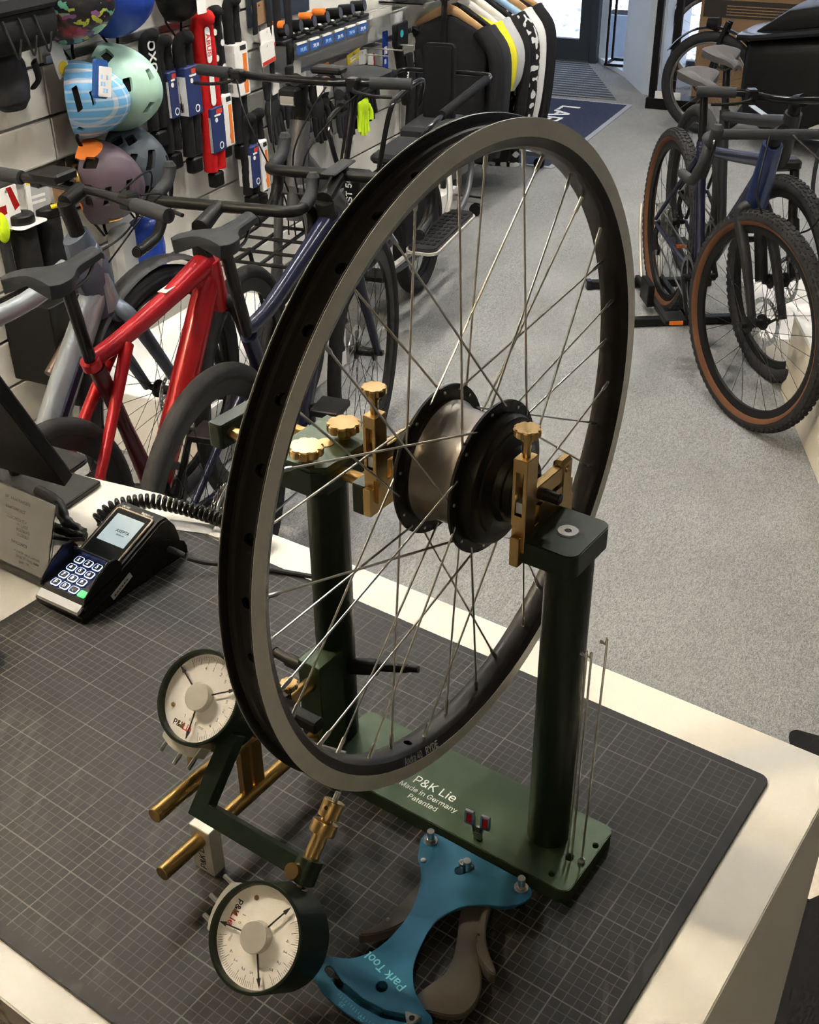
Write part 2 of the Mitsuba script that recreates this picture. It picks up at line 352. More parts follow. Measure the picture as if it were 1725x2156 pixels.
for c in range(-4, -1):
    n0 = 1.79 + 1.2 * (c - 0) ; part(wl, 'back_board', rb(EW - .021, EW, max(n0 - .0, -3.1), n0 + 1.194, FL, CEIL), 'm_slat', smooth=False) if n0 + 1.2 < -.4 else None
struct('wall_left_return', rb(-3.65, EW, 5.56, 5.66, FL, CEIL), 'm_wallpaint')
struct('wall_left_far', rb(-3.75, -3.65, 5.56, 8.5, FL, CEIL), 'm_wallpaint')
struct('wall_right', rb(3.0, 3.1, -3.1, 8.5, FL, CEIL), 'm_unseen_wall_dark')
struct('wall_back', rb(-4.2, 3.1, -3.2, -3.1, FL, CEIL), 'm_unseen_wall_dark')
struct('wall_front', rb(-3.7, 3.1, 8.36, 8.46, 1.25, CEIL), 'm_wallpaint')
# ---- shop front: door leaf, side light, right-hand window
d1 = struct('door_1', join(rb(-2.87, -2.785, 8.29, 8.35, FL + .005, 1.25), rb(-3.75 + .1, -3.58, 8.29, 8.35, FL + .005, 1.25), rb(-3.60, -2.85, 8.292, 8.348, FL + .005, FL + .165)), 'm_doorframe', 'dark framed glass shop door')
part(d1, 'pane', rb(-3.6, -2.86, 8.315, 8.321, FL + .16, 1.25), 'm_pane', smooth=False)
part(d1, 'jamb', rb(-2.775, -2.715, 8.26, 8.38, FL, 1.25, .004), 'm_doorframe')
part(d1, 'threshold', rb(-3.65, -2.72, 8.27, 8.40, FL, FL + .012), 'm_rail', smooth=False)
w1 = struct('window_1', join(rb(-2.715, -2.65, 8.33, 8.37, FL, 1.25), rb(-2.65, -2.2, 8.33, 8.37, FL, FL + .03), rb(-2.2, -2.16, 8.33, 8.37, FL, 1.25)), 'm_display_white', 'narrow side window beside the door')
part(w1, 'pane', rb(-2.65, -2.2, 8.347, 8.353, FL + .02, 1.25), 'm_pane', smooth=False)
w2 = struct('window_2', join(*[rb(x, x + .06, 8.33, 8.39, FL, 1.25) for x in (-2.16, -1.2, -.2, .9, 2.0, 2.94)], rb(-2.16, 3., 8.33, 8.39, FL, FL + .06)), 'm_doorframe', 'wide shop window on the right')
for x0, x1 in ((-2.1, -1.2), (-1.14, -.2), (-.14, .9), (.96, 2.), (2.06, 2.94)):
    part(w2, 'pane', rb(x0, x1, 8.357, 8.363, FL + .05, 1.25), 'm_pane', smooth=False)
# ---- display step and the white partition beside the door
def prism(pts, z0, z1):
    return mv(poly3(sg.Polygon(pts), z1 - z0, z0), ROOM)
struct('trim_1', prism([(-2.715, 8.33), (-2.30, 7.78), (-2.1, 7.78), (-2.1, 8.33)], FL, FL + .035), 'm_display_white', 'low white display step behind the side window')
struct('wall_partition', prism([(-2.085, 7.36), (-2.035, 7.335), (-1.98, 7.42), (-2.02, 8.33), (-2.30, 8.33), (-2.40, 7.93)], FL, CEIL), 'm_display_white', 'white partition between door and right-hand window')
# ---- entrance mats
solo('entrance_mat', mv(poly3(sg.Polygon([(-3.55, 8.27), (-2.80, 8.30), (-2.20, 7.10), (-3.4, 7.05)]), .006, FL), ROOM), 'm_greymat', 'grey ribbed entrance mat in front of the glass door', 'mat', smooth=False)
lm = thing('logo_mat', 'dark blue logo mat with white lettering on the carpet by the clothes rack', 'mat')
_lm = sg.Polygon([(-3.3, 7.0), (-2.05, 7.0), (-2.03, 5.30), (-3.3, 5.28)]).buffer(-.02).buffer(.02)
part(lm, 'field', mv(poly3(_lm.buffer(-.035), .007, FL), ROOM), 'm_bluemat', smooth=False)
part(lm, 'border', mv(poly3(_lm.difference(_lm.buffer(-.034)), .0055, FL), ROOM), 'm_matborder', smooth=False)
part(lm, 'lettering', mv(text('LAPIERRE', .125, .001, True, center=False, sx=1.5), W(-2.345, 6.78, FL + .0065)[None] is not None and rotz(W(-2.475, 6.80, FL + .0072), YAW - 92)), 'm_ink_white', smooth=False)
# ---- outside: cobbled street
st = struct('street', mv(box(-8, 6, 8.47, 30, FL - .16, FL - .06), ROOM), 'm_joint', 'pale cobbled street outside')
_variants = []
for q in range(6):
    r = np.random.default_rng(q); w, d = .27 + .05 * r.random(), .155 + .02 * r.random()
    p = sg.Polygon([(-w / 2 + .03 * r.random(), -d / 2), (w / 2 - .03 * r.random(), -d / 2 + .02 * r.random()), (w / 2, d / 2 - .02 * r.random()), (-w / 2 + .02 * r.random(), d / 2)]).buffer(-.012).buffer(.012, quad_segs=1)
    m = bevel_poly(p, .07, .012); _variants.append(mikit.ply(m, 'm_cobble', smooth=False))
_r = np.random.default_rng(3)
for j in range(22):
    for i in range(11):
        e, n = -4.15 + i * .315 + (.16 if j % 2 else 0) + _r.normal() * .012, 8.62 + j * .175 + _r.normal() * .008
        M = rotz(W(e, n, FL - .065 + _r.normal() * .004), YAW + _r.normal() * 3)
        scene[key_for(st + '__cobble')] = {**_variants[(i * 7 + j * 5) % 6], 'to_world': T(M)}
struct('street_building', mv(box(-9, 7, 16, 16.3, FL - .1, 5.), ROOM), 'm_wallpaint', 'pale house front across the street')

# ---- unseen lamps on the ceiling, all out of view
def lamp(pos, r, col, s, k):
    pos = A(pos, float)
    t = thing('unseen_ceiling_lamp', 'unseen ceiling lamp placed to light the counter, slat wall and shop floor', 'lamp', 'unseen ceiling lamps')
    part(t, 'housing', mv(lathe([(r * 1.15, .10), (r * 1.25, .08), (r * 1.25, 0), (r * 1.05, -.008), (r * 1.05, .004), (0, .004)], 28), frame(pos, (1, 0, 0), (0, 1, 0))), 'm_white')
    part(t, 'light_disc', mv(lathe([(0, .0), (r, .0), (r, .003), (0, .003)], 24), frame(pos, (1, 0, 0), (0, 1, 0))), 'm_white', smooth=False, emit=A(col) * s)
for k, (p, r, c, s) in enumerate(UNSEEN_LAMPS): lamp(p, r, c, s, k)

# ================= counter and cutting mat
_top = [(.069, .0765), (.069, -.627), (-1.75, -.627), (-1.75, -.10), (-1.40, -.035), (-1.10, .028), (-.95, .060), (-.80, .0705), (-.60, .0765)]
ct = thing('counter', 'cream white shop counter with a worn front edge under the black cutting mat', 'counter')
part(ct, 'top', bevel_poly(sg.Polygon(_top), .042, .0015, -.042), 'm_counter', smooth=False)
part(ct, 'side_panel', box(.034, .0685, -.60, .076, FL, -.042), 'm_counter', smooth=False, label='white side panel down to the floor')
part(ct, 'back_panel', join(box(-1.0, .034, .03, .06, FL, -.042)), 'm_counter', smooth=False)
part(ct, 'back_panel', mv(box(0, .75, -.03, 0, FL, -.042), rotz((-1.0, .055, 0), 180 + 12)), 'm_counter', smooth=False)
part(ct, 'edge_band', box(-1.74, .06, -.6272, -.622, -.04, -.002), mikit_edge if (mikit_edge := pm('m_worn_edge', mikit.proc(lambda p, n, uv: mix((.30, .27, .22), (.12, .09, .06), smoothstep(.5, .8, fbm(p.x * 40, p.z * 60)))), .7)) else None, smooth=False, label='grey worn front edge')
solo('cutting_mat', bevel_poly(rrect(.90, .60, .012, -.4376, -.2885), .003, .0008), 'm_mat', 'large black cutting mat with a faint grid lying on the counter', 'cutting mat', smooth=False)
MT = .003

# ================= wheel in the stand (axle along x at y = YC, z = ZC)
XC, YC, ZC = -.240, -.2068, .4022
WH = np.eye(4); WH[:3, :3] = A([[0, 0, 1], [1, 0, 0], [0, 1, 0]]).T.T; WH[:3, :3] = np.stack([[0, 1, 0], [0, 0, 1], [1, 0, 0]], 1); WH[:3, 3] = (XC, YC, ZC)
# local: x -> world y, y -> world z, z -> world x
wh = thing('bicycle_wheel', 'bare bicycle wheel with silver brake track clamped in the green truing stand', 'wheel')
HOLE = [5 + 10 * k for k in range(36)]
_rim = lathe([(.2868, .0150), (.2728, .0150), (.2722, .0146), (.2655, .0112), (.2632, .0075), (.2625, .003), (.2625, -.003), (.2632, -.0075), (.2655, -.0112), (.2722, -.0146), (.2728, -.0150), (.2868, -.0150),
              (.2872, -.0142), (.2868, -.0134), (.2845, -.0126), (.2805, -.0124), (.2788, -.0112), (.2780, -.0085), (.2752, -.0062), (.2745, 0), (.2752, .0062), (.2780, .0085), (.2788, .0112), (.2805, .0124), (.2845, .0126), (.2868, .0134), (.2872, .0142), (.2868, .0150)], 180)
_cuts = []
for a in HOLE:
    t = math.radians(a); _cuts.append(cyl((.2715 * math.cos(t), .2715 * math.sin(t), 0), (.285 * math.cos(t), .285 * math.sin(t), 0), .0046, 16))
t = math.radians(-110); _cuts.append(cyl((.255 * math.cos(t), .255 * math.sin(t), 0), (.285 * math.cos(t), .285 * math.sin(t), 0), .0042, 20))
_cav = lathe([(.2725, .0065), (.2725, -.0065), (.2668, -.0075), (.2645, 0), (.2668, .0075), (.2725, .0065)], 180)
_rim = tm(m3.Manifold.batch_boolean([man(_rim), man(_cav)] + [man(c) for c in _cuts], m3.OpType.Subtract))
rim = part(wh, 'rim', _rim, 'm_rim', M=WH, label='black rim')
part(rim, 'brake_track', join(*[lathe([(.2870, s * .0149), (.2870, s * .0153), (.2730, s * .0153), (.2730, s * .0149)], 180) for s in (1, -1)]), 'm_alu', M=WH, label='brushed silver brake track')
def arc_text(s, h, r, mid, z, bold=False, cone=0., sx=1.):
    m = text(s, h, .0002, bold, sx=sx); v = m.vertices
    rr = r - v[:, 1]; a = math.radians(mid) + v[:, 0] / r
    m.vertices = np.stack([rr * np.cos(a), rr * np.sin(a), z + v[:, 2] + cone * (rr - r)], 1); return m
part(rim, 'lettering', join(arc_text('Andra 40', .0058, .2694, -111.8, .01325, False, .5, .85), arc_text('RYDE', .0058, .2694, -105.2, .01325, True, .5)), 'm_silver_print', M=WH, smooth=False)
def pol(r, a, z): return A([r * math.cos(math.radians(a)), r * math.sin(math.radians(a)), z])
FR, FLx, HR = .0265, -.0275, .0620            # flange planes (right, left) from the rim centre, hole circle
sp = []
for k in range(9):
    sp += [(36.5 + 40 * k, 75 + 40 * k, FR + .0018, 1), (56.5 + 40 * k, 15 + 40 * k, FR - .0018, 1), (46 + 40 * k, 85 + 40 * k, FLx - .0018, -1), (66 + 40 * k, 25 + 40 * k, FLx + .0018, -1)]
for h, a, z, s in sp:
    p0, p1 = pol(HR, h, z), pol(.2645, a, s * .0028); d = nrm(p1 - p0); out = 1 if abs(z) > (FR if s > 0 else -FLx) else -1
    el = A([0, 0, -s * out])            # the bent head passes through the flange
    path = np.vstack([p0 + el * .0035, p0 + el * .001, p0 + d * .0015, p0 + d * .004, p0 + d * .02, p1 - d * .03, p1 - d * .012])
    k = part(wh, 'spoke', tube(path, [.0010, .0010, .0010, .0010, .0010, .0009, .0010], 8), 'm_spoke', M=WH, smooth=40)
    part(k, 'nipple', join(cyl(p1 - d * .0145, p1 - d * .0015, .00185, 8), cyl(p1 - d * .0165, p1 - d * .0145, .0014, 8, .00185), lathe_on([(0, 0), (.0022, 0), (.0022, .003), (.001, .0045), (0, .0045)], p1 - d * .0018, p1 + d * .01, 10)), 'm_steel', M=WH, smooth=40)
hub = part(wh, 'hub', lathe([(0, -.030), (.0535, -.030), (.0545, -.022), (.0525, -.019), (.0505, -.012), (.0500, .010), (.0515, .017), (.0545, .021), (.0545, .027), (0, .027)], 72), 'm_hubshell', M=WH, label='brown-grey satin hub shell')
def flange(z, s):
    g = sg.Point(0, 0).buffer(.0672, quad_segs=24)
    return bevel_poly(g, .0034, .0006, z - .0017)
part(hub, 'flange', flange(FR, 1), 'm_black', M=WH, label='black right flange')
part(hub, 'flange', flange(FLx, -1), 'm_black', M=WH, label='black left flange')
part(hub, 'rivet_head', join(*[lathe_on([(0, 0), (.0016, 0), (.0014, .0008), (0, .0012)], pol(HR, h, FR + .0016), pol(HR, h, FR + .02), 10) for h, a, z, s in sp if s > 0 and z < FR] +
     [lathe_on([(0, 0), (.0016, 0), (.0014, .0008), (0, .0012)], pol(HR, h, FLx + .0016), pol(HR, h, FLx + .02), 10) for h, a, z, s in sp if s < 0 and z < FLx]), 'm_steel', M=WH, smooth=40, kind='stuff')
part(hub, 'cover', lathe([(0, .027), (.0565, .027), (.0575, .031), (.0570, .036), (.0555, .0395), (.053, .041), (.046, .0412), (.0445, .0425), (.040, .0430), (.0335, .046), (.0325, .050), (.031, .052), (.028, .0525), (.027, .0545), (.0255, .058), (.0245, .0582), (.0235, .0600), (.0165, .0610), (.0150, .066), (0, .066)], 72), 'm_black', M=WH, label='black stepped end cover')
part(hub, 'cover', lathe([(0, -.030), (.0545, -.030), (.056, -.033), (.054, -.038), (.040, -.042), (.034, -.050), (.028, -.052), (.024, -.060), (.015, -.064), (0, -.064)], 64), 'm_black', M=WH)
ax = part(hub, 'axle', join(lathe([(0, .060), (.0050, .060), (.0050, .0905), (.0043, .0912), (0, .0912)], 24), lathe([(0, -.06), (.0050, -.06), (.0050, -.0905), (.0043, -.0912), (0, -.0912)], 24)), 'm_black', M=WH)
part(hub, 'print', join(mv(text('TDC', .006, .0002, True), np.eye(4))).apply_transform(frame(pol(.0503, 62, .004), (0, 0, 1), (-math.sin(math.radians(62)), math.cos(math.radians(62)), 0))), 'm_ink', M=WH, smooth=False)

# ================= green truing stand
ts = thing('truing_stand', 'dark green wheel truing stand with brass fittings on the cutting mat', 'truing stand')
XR, XL, YP = -.1365, -.3975, -.2055
_b = rrect(.305, .098, .010, -.2375, -.212)
_holes = [sg.Point(x, y).buffer(r, quad_segs=10) for x, y, r in ((-.1045, -.2205, .0042), (-.0905, -.1935, .0030), (-.1085, -.2480, .0030), (-.187, -.251, .003))]
base = part(ts, 'base', bevel_poly(_b.difference(shapely.union_all(_holes)), .018, .0008, MT), 'm_green_flat', label='flat green base plate', smooth=False)
ZB = MT + .018
part(base, 'hole_floor_shade', join(*[trimesh.creation.cylinder(r * .98, .002, sections=20).apply_translation((x, y, MT + .002)) for x, y, r in ((-.1045, -.2205, .0042), (-.0905, -.1935, .0030), (-.1085, -.2480, .0030))]), 'm_black_matte', smooth=False)  # black discs put shade at the bottom of the base holes
def base_text(s, h, x, y, b=False): return mv(text(s, h, .00015, b), frame((x, y, ZB), (1, 0, 0), (0, 1, 0)))
part(base, 'lettering', join(base_text('P&K Lie', .0105, -.2605, -.2205), base_text('Made in Germany', .0062, -.2605, -.2335), base_text('Patented', .0062, -.2605, -.2435)), 'm_ink_white', smooth=False)
def post(x):
    return part(ts, 'post', lathe([(0, ZB), (.0205, ZB), (.0205, .345), (.0200, .3555), (0, .3555)], 64), 'm_green', M=frame((x, YP, 0), (1, 0, 0), (0, 1, 0)), label='round green post')
post(XR); post(XL)
ZT = .3755
cap = part(ts, 'cap', bevel_poly(rrect(.049, .066, .0095, -.1395, -.2085).union(sg.box(-.164, -.2415, -.150, -.1755)), .0215, .0008, ZT - .0215), 'm_green', smooth=False, label='rounded green cap of the right post')
def bolt(x, y, z, r=.0092): 
    b = part(cap, 'bolt', diff(lathe([(0, -.004), (r, -.004), (r, .0002), (r * .93, .0008), (0, .0008)], 32), mv(poly3(sg.Point(0, 0).buffer(r * .34, quad_segs=1.5 and 2).convex_hull, .01), frame((0, 0, -.0025), (1, 0, 0), (0, 1, 0)))), 'm_steel', M=frame((x, y, z), (1, 0, 0), (0, 1, 0)), label='flat silver socket screw')
    part(b, 'socket', trimesh.creation.cylinder(r * .34, .001, sections=6).apply_translation((x, y, z - .0022)), 'm_black_matte', smooth=False)  # black disc darkens the socket recess
part(cap, 'bolt_rim', lathe([(.0092, -.001), (.0105, -.001), (.0105, .0003), (.0092, .0003)], 32), 'm_black', M=frame((-.1395, -.2075, ZT), (1, 0, 0), (0, 1, 0)))
bolt(-.1395, -.2075, ZT)
def knob_mesh(r, h, lob=9, dep=.12):
    t = np.linspace(0, 2 * np.pi, lob * 14, endpoint=False); c = np.cos(lob * t)
    rr = r * (1 - dep * np.clip((c - .35) / .65, 0, 1) ** 1.3)
    return bevel_poly(sg.Polygon(np.stack([rr * np.cos(t), rr * np.sin(t)], 1)), h, h * .12)
def knob(parent, x, y, z, r=.0135, h=.0075, stem=.006, sr=.0045, rs=None):
    k = part(parent, 'knob', knob_mesh(r, h), 'm_brass', M=frame((x, y, z), (1, 0, 0), (0, 1, 0)), smooth=25, label='scalloped brass knob')
    part(k, 'stem', join(cyl((x, y, z - .0045), (x, y, z), r * .48, 20), cyl((x, y, z - stem), (x, y, z), sr, 16)), 'm_brass')
def dropout(x0, s, y0, zt):
    """brass drop-out with slotted upright; s = outward direction along x."""
    X = lambda a: x0 + s * a
    do = part(ts, 'dropout', join(box(X(0), X(.0085), -.2475, -.156, zt - .0235, zt + .004, .0006), box(X(0), X(.0085), -.215, -.158, zt, zt + .020, .0006), box(X(-.002), X(.0090), -.179, -.160, zt + .001, zt + .043, .003)), 'm_brass', smooth=False, label='brass drop-out plate')
    sl = diff(box(X(-.003), X(.0105), -.2420, -.2250, zt - .012, zt + .0735, .0006), box(X(.0002), X(.0072), -.26, -.21, zt + .022, zt + .062), box(X(-.02), X(-.0), -.2455, -.2395, zt - .02, zt + .012))
    up = part(do, 'upright', sl, 'm_brass', smooth=False)
    part(up, 'screw', join(cyl((X(.0037), -.2335, zt + .02), (X(.0037), -.2335, zt + .085), .0018, 12), box(X(.0006), X(.0068), -.2405, -.228, zt + .024, zt + .034)), 'm_steel')
    part(do, 'lever', box(X(-.0005), X(.0078), -.226, -.176, zt + .0235, zt + .0385, .0008), 'm_brass', smooth=False)
    for yy, zz in ((-.1705, zt + .034), (-.2335, zt - .0035)):
        part(do, 'pivot_pin', cyl((X(.0105 if yy < -.2 else .009), yy, zz), (X(.0112 if yy < -.2 else .0098), yy, zz), .0033, 18), 'm_brass_rod')
    knob(do, X(.0037), -.2335, zt + .0925, .0112, .0062, .020, .0036)
    return do
dropout(-.1715, 1, 0, ZT)
# left head: cap with two knobs, sliding brass rods and their end block
capl = part(ts, 'cap', bevel_poly(sg.Polygon([(-.434, -.160), (-.434, -.251), (-.378, -.251), (-.368, -.240), (-.368, -.171), (-.378, -.160)]), .026, .0008, ZT - .029), 'm_green', smooth=False, label='green clamp head of the left post')
part(capl, 'top_plate', bevel_poly(sg.Polygon([(-.433, -.158), (-.433, -.250), (-.379, -.250), (-.367, -.240), (-.367, -.172), (-.379, -.158)]), .0075, .0006, ZT - .0065), 'm_green_flat', smooth=False)
part(capl, 'bolt', lathe([(0, -.004), (.0092, -.004), (.0092, .0012), (.0085, .0018), (0, .0018)], 32), 'm_brass', M=frame((-.398, -.2045, ZT), (1, 0, 0), (0, 1, 0)))
knob(capl, -.3905, -.1850, ZT + .0085, .0163, .0085, .010, .006); knob(capl, -.3905, -.2400, ZT + .0085, .0163, .0085, .010, .006)
for y in (-.2205, -.1815):
    part(ts, 'slide_rod', cyl((-.520, y, .3625), (-.328, y, .3625), .0064, 28), 'm_brass_rod', label='brass slide rod')
part(ts, 'end_block', bevel_poly(rrect(.018, .068, .004, -.512, -.201), .026, .0008, .3495), 'm_green', smooth=False)
part(ts, 'end_block', bevel_poly(rrect(.015, .078, .002, -.3290, -.205), .030, .0006, .3435), 'm_green', smooth=False)
dropout(-.3130, -1, 0, .370)
# rods toward the front with their clamp block, rods' support foot
part(ts, 'rod_block', box(-.4085, -.3800, -.2535, -.2150, .020, .1450, .0008), 'm_green_flat', smooth=False, label='green clamp block on the left post')
part(ts, 'tool_arm', join(cyl((-.44, -.232, .115), (-.409, -.236, .120), .0075, 20), cyl((-.462, -.229, .113), (-.44, -.232, .115), .0055, 16), cyl((-.470, -.2285, .1125), (-.462, -.2295, .113), .0066, 16)), 'm_black')
part(ts, 'tool_arm', join(cyl((-.378, -.205, .118), (-.350, -.197, .124), .0088, 20), cyl((-.351, -.197, .124), (-.318, -.188, .131), .0046, 16), cyl((-.320, -.1885, .1305), (-.306, -.185, .134), .0036, 16)), 'm_black')
XF, Z1, Z2 = -.3935, .1200, .0470
part(ts, 'front_rod', lathe_on([(0, 0), (.0069, 0), (.0075, .0007), (.0075, .226), (0, .226)], (XF, -.4715, Z1), (XF, -.20, Z1), 36), 'm_brass_rod', label='upper brass rod')
part(ts, 'front_rod', lathe_on([(0, 0), (.0069, 0), (.0075, .0007), (.0075, .230), (0, .230)], (XF, -.4745, Z2), (XF, -.20, Z2), 36), 'm_brass_rod', label='lower brass rod')
ft = part(ts, 'foot', box(XF - .0130, XF + .0130, -.4245, -.4085, MT, .0615, .0008), 'm_alu', smooth=False, label='aluminium foot under the lower rod')
part(ft, 'lettering', mv(text('P&K Lie', .0075, .0002), frame((XF, -.4246, .026), (0, 0, 1), (-1, 0, 0))), 'm_ink_black', smooth=False)
# brass carriage plates behind the upper gauge
part(ts, 'carriage', join(box(-.399, -.391, -.362, -.350, .05, .16, .0006), box(-.399, -.391, -.347, -.333, .05, .16, .0006)), 'm_brass_rod', smooth=False)
part(ts, 'carriage_block', join(box(-.410, -.376, -.35, -.30, .126, .150, .001), box(-.388, -.345, -.352, -.322, .150, .168, .001), box(-.36, -.315, -.338, -.324, .155, .168, .002)), 'm_black', smooth=False)
knob(ts, -.365, -.315, .173, .009, .006, .006, .003)
# ---- dial gauges
def gauge(G, rot, dd=.049, r=.0440):
    """local frame: u (x axis), w (up in the dial plane), n (towards the viewer); rot turns the dial."""
    n = nrm((0, -.69, .716)); u0 = A([1., 0, 0]); w0 = np.cross(n, u0); a = math.radians(rot)
    u, w = math.cos(a) * u0 + math.sin(a) * w0, -math.sin(a) * u0 + math.cos(a) * w0
    M = np.eye(4); M[:3, 0], M[:3, 1], M[:3, 2], M[:3, 3] = u, w, n, G
    g = part(ts, 'dial_gauge', lathe([(0, -dd), (r - .003, -dd), (r, -dd + .003), (r, -.0015), (r - .0008, 0), (r - .0028, 0), (r - .0035, -.0012), (r - .0038, -.008), (0, -.008)], 96), 'm_green', M=M, label='green dial gauge with a white face')
    part(g, 'dial_face', lathe([(0, -.0081), (r - .0039, -.0081), (r - .0039, -.0072), (0, -.0072)], 72), 'm_dial', M=M)
    tick = []
    def ray_(a0, r0, r1, wd): 
        a_ = math.radians(a0); c, s_ = math.cos(a_), math.sin(a_)
        q = sg.Polygon([(r0 * c - wd * s_, r0 * s_ + wd * c), (r0 * c + wd * s_, r0 * s_ - wd * c), (r1 * c + wd * s_, r1 * s_ - wd * c), (r1 * c - wd * s_, r1 * s_ + wd * c)])
        return poly3(q, .0001, -.0072)
    for sgn in (1, -1):
        for k in range(31):
            ang = 80 - 10 + sgn * 0 + (62 + k * 3.1 - 62) if False else (35 + (14 + k * 2.9) if sgn > 0 else 35 - (14 + k * 2.9))
            big = k % 5 == 0; tick.append(ray_(ang, .0305 if big else .0345, .0385, .00018))
    part(g, 'scale_marks', join(*tick), 'm_ink', M=M, smooth=False, kind='stuff')
    num = []
    for sgn in (1, -1):
        for lab, k in (('5', 2), ('2', 8), ('1', 15), ('4', 21)):
            an = math.radians(35 + sgn * (14 + k * 2.9)); num.append(mv(text(lab, .0032, .0001), frame((.0275 * math.cos(an), .0275 * math.sin(an), -.0072), (1, 0, 0), (0, 1, 0))))
    for i, s_ in enumerate(('1', '0', '1', 'mm')): num.append(mv(text(s_, .0026, .0001), frame((-.0085 + i * .007, -.0205 - i * .0010, -.0072), (1, 0, 0), (0, 1, 0))))
    part(g, 'numerals', join(*num), 'm_ink', M=M, smooth=False)
    part(g, 'lettering', mv(text('P&K', .0050, .0002, True), frame((-.0110, -.0290, -.0072), (1, 0, 0), (0, 1, 0))), 'm_ink_black', M=M, smooth=False, label='black lettering on the dial')
    part(g, 'lettering', mv(text('Lie', .0056, .0002, True), frame((-.0005, -.0292, -.0072), (1, 0, 0), (0, 1, 0))), 'm_ink_red', M=M, smooth=False, label='red lettering on the dial')
    part(g, 'centre_cap', lathe([(0, .0015), (.0122, .0015), (.0128, .001), (.0128, -.0065), (0, -.0065)], 48), 'm_alu', M=M, label='round brushed centre cap')
    for an, wd in ((153, .0006), (33, .0006), (-82, .0006)):
        a_ = math.radians(an); c, s_ = math.cos(a_), math.sin(a_)
        nd = poly3(sg.Polygon([(.011 * c - wd * s_, .011 * s_ + wd * c), (.011 * c + wd * s_, .011 * s_ - wd * c), (.031 * c + wd * s_, .031 * s_ - wd * c), (.031 * c + .0019 * s_, .031 * s_ - .0019 * c), (.0385 * c, .0385 * s_), (.031 * c - .0019 * s_, .031 * s_ + .0019 * c), (.031 * c - wd * s_, .031 * s_ + wd * c)]), .0006, -.0042)
        part(g, 'needle', nd, 'm_ink_black', M=M, smooth=False)
    for an in (-147, -103):
        a_ = math.radians(an); part(g, 'dial_screw', lathe([(0, 0), (.0022, 0), (.0020, .0012), (0, .0016)], 16), 'm_brass', M=M @ frame((.0305 * math.cos(a_), .0305 * math.sin(a_), -.0073), (1, 0, 0), (0, 1, 0)))
    # aluminium crescent with its pins on the lower side
    cr = sg.Polygon([(r * 1.0 * math.cos(math.radians(t_)), r * math.sin(math.radians(t_))) for t_ in np.linspace(-125, -62, 20)] + [((r + .0085) * math.cos(math.radians(t_)), (r + .0085) * math.sin(math.radians(t_))) for t_ in np.linspace(-70, -118, 16)])
    b = part(g, 'bracket', bevel_poly(cr, .016, .0006, -.026), 'm_alu', M=M, smooth=False)
    for t_ in (-116, -92, -72):
        c, s_ = math.cos(math.radians(t_)), math.sin(math.radians(t_))
        part(b, 'pin', cyl(((r + .004) * c, (r + .004) * s_, -.018), ((r + .004) * c - .003, (r + .004) * s_ - .0165, -.018), .0021, 14), 'm_steel', M=M)
    part(b, 'thumb_screw', cyl((.004, -r - .006, -.022), (.006, -r - .016, -.028), .003, 14), 'm_brass', M=M)
    return g, M, u, w, n
g1, MG1, u1, w1_, n1_ = gauge(A([-.3985, -.3990, .2050]), 0)
part(g1, 'plunger', join(cyl((-.356, -.372, .172), (-.300, -.360, .171), .0045, 20), cyl((-.300, -.360, .171), (-.268, -.352, .170), .0024, 14)), 'm_steel')
g2, MG2, u2, w2_, n2_ = gauge(A([-.2400, -.5110, .1110]), -90)
GD = nrm((0, .67, .742)); B0 = A([-.2400, -.4765, .0905])       # where the stem leaves the drum, and its direction
pt = lambda s: B0 + GD * s
part(g2, 'stem', join(cyl(pt(-.01), pt(.118), .0026, 16)), 'm_steel')
part(g2, 'spring', helix([pt(.008), pt(.043)], .0066, 7, .0011, 8), 'm_steel', smooth=40)
part(g2, 'collar', lathe_on([(0, 0), (.0105, 0), (.0095, .006), (.0085, .008), (0, .008)], pt(-.002), pt(.1), 32), 'm_green')
br = part(g2, 'sleeve', lathe_on([(0, 0), (.0068, 0), (.0068, .030), (.0112, .031), (.0115, .0325), (.0115, .040), (.0112, .0415), (.0055, .042), (.0055, .045), (.0095, .0455), (.0095, .0595), (.0090, .060), (0, .060)], pt(.050), pt(.2), 40), 'm_brass', label='stepped brass sleeve')
part(br, 'sleeve_hole_shade', cyl(pt(.1035) + A([0, -.0085, .0075]) * .55 * 1.35, pt(.1035) + A([0, -.0090, .0080]) * .55 * 1.5, .0016, 12), 'm_black_matte')  # black disc painted as the shade inside a small hole
tipc = A([-.240, -.3972, .1780])
part(g2, 'tip_pad', mv(rbox(.026, .020, .008, .005), frame(pt(.127), (1, 0, 0), z=GD)), 'm_black', smooth=False, label='black pad touching the rim')
# angled green bracket arm holding the sleeve
cl = pt(.046); side = A([1., 0, 0]); fw = np.cross(GD, side)
ARM = frame(cl, side, z=GD)
arm = part(g2, 'bracket_arm', join(mv(bevel_poly(rrect(.128, .014, .0015, -.062, 0), .016, .0006, -.006), ARM), mv(lathe([(.007, -.008), (.0112, -.008), (.0115, -.007), (.0115, .012), (.0112, .013), (.007, .013)], 40), ARM)), 'm_green', smooth=25, label='angled green arm carrying the lower gauge')
part(arm, 'upper_arm', mv(box(-.128, -.111, -.007, .007, -.006, .075, .0006), ARM), 'm_green', smooth=False)
part(arm, 'clamp_screw', mv(cyl((-.004, -.010, .000), (-.004, -.0165, .000), .0068, 28), ARM), 'm_brass')
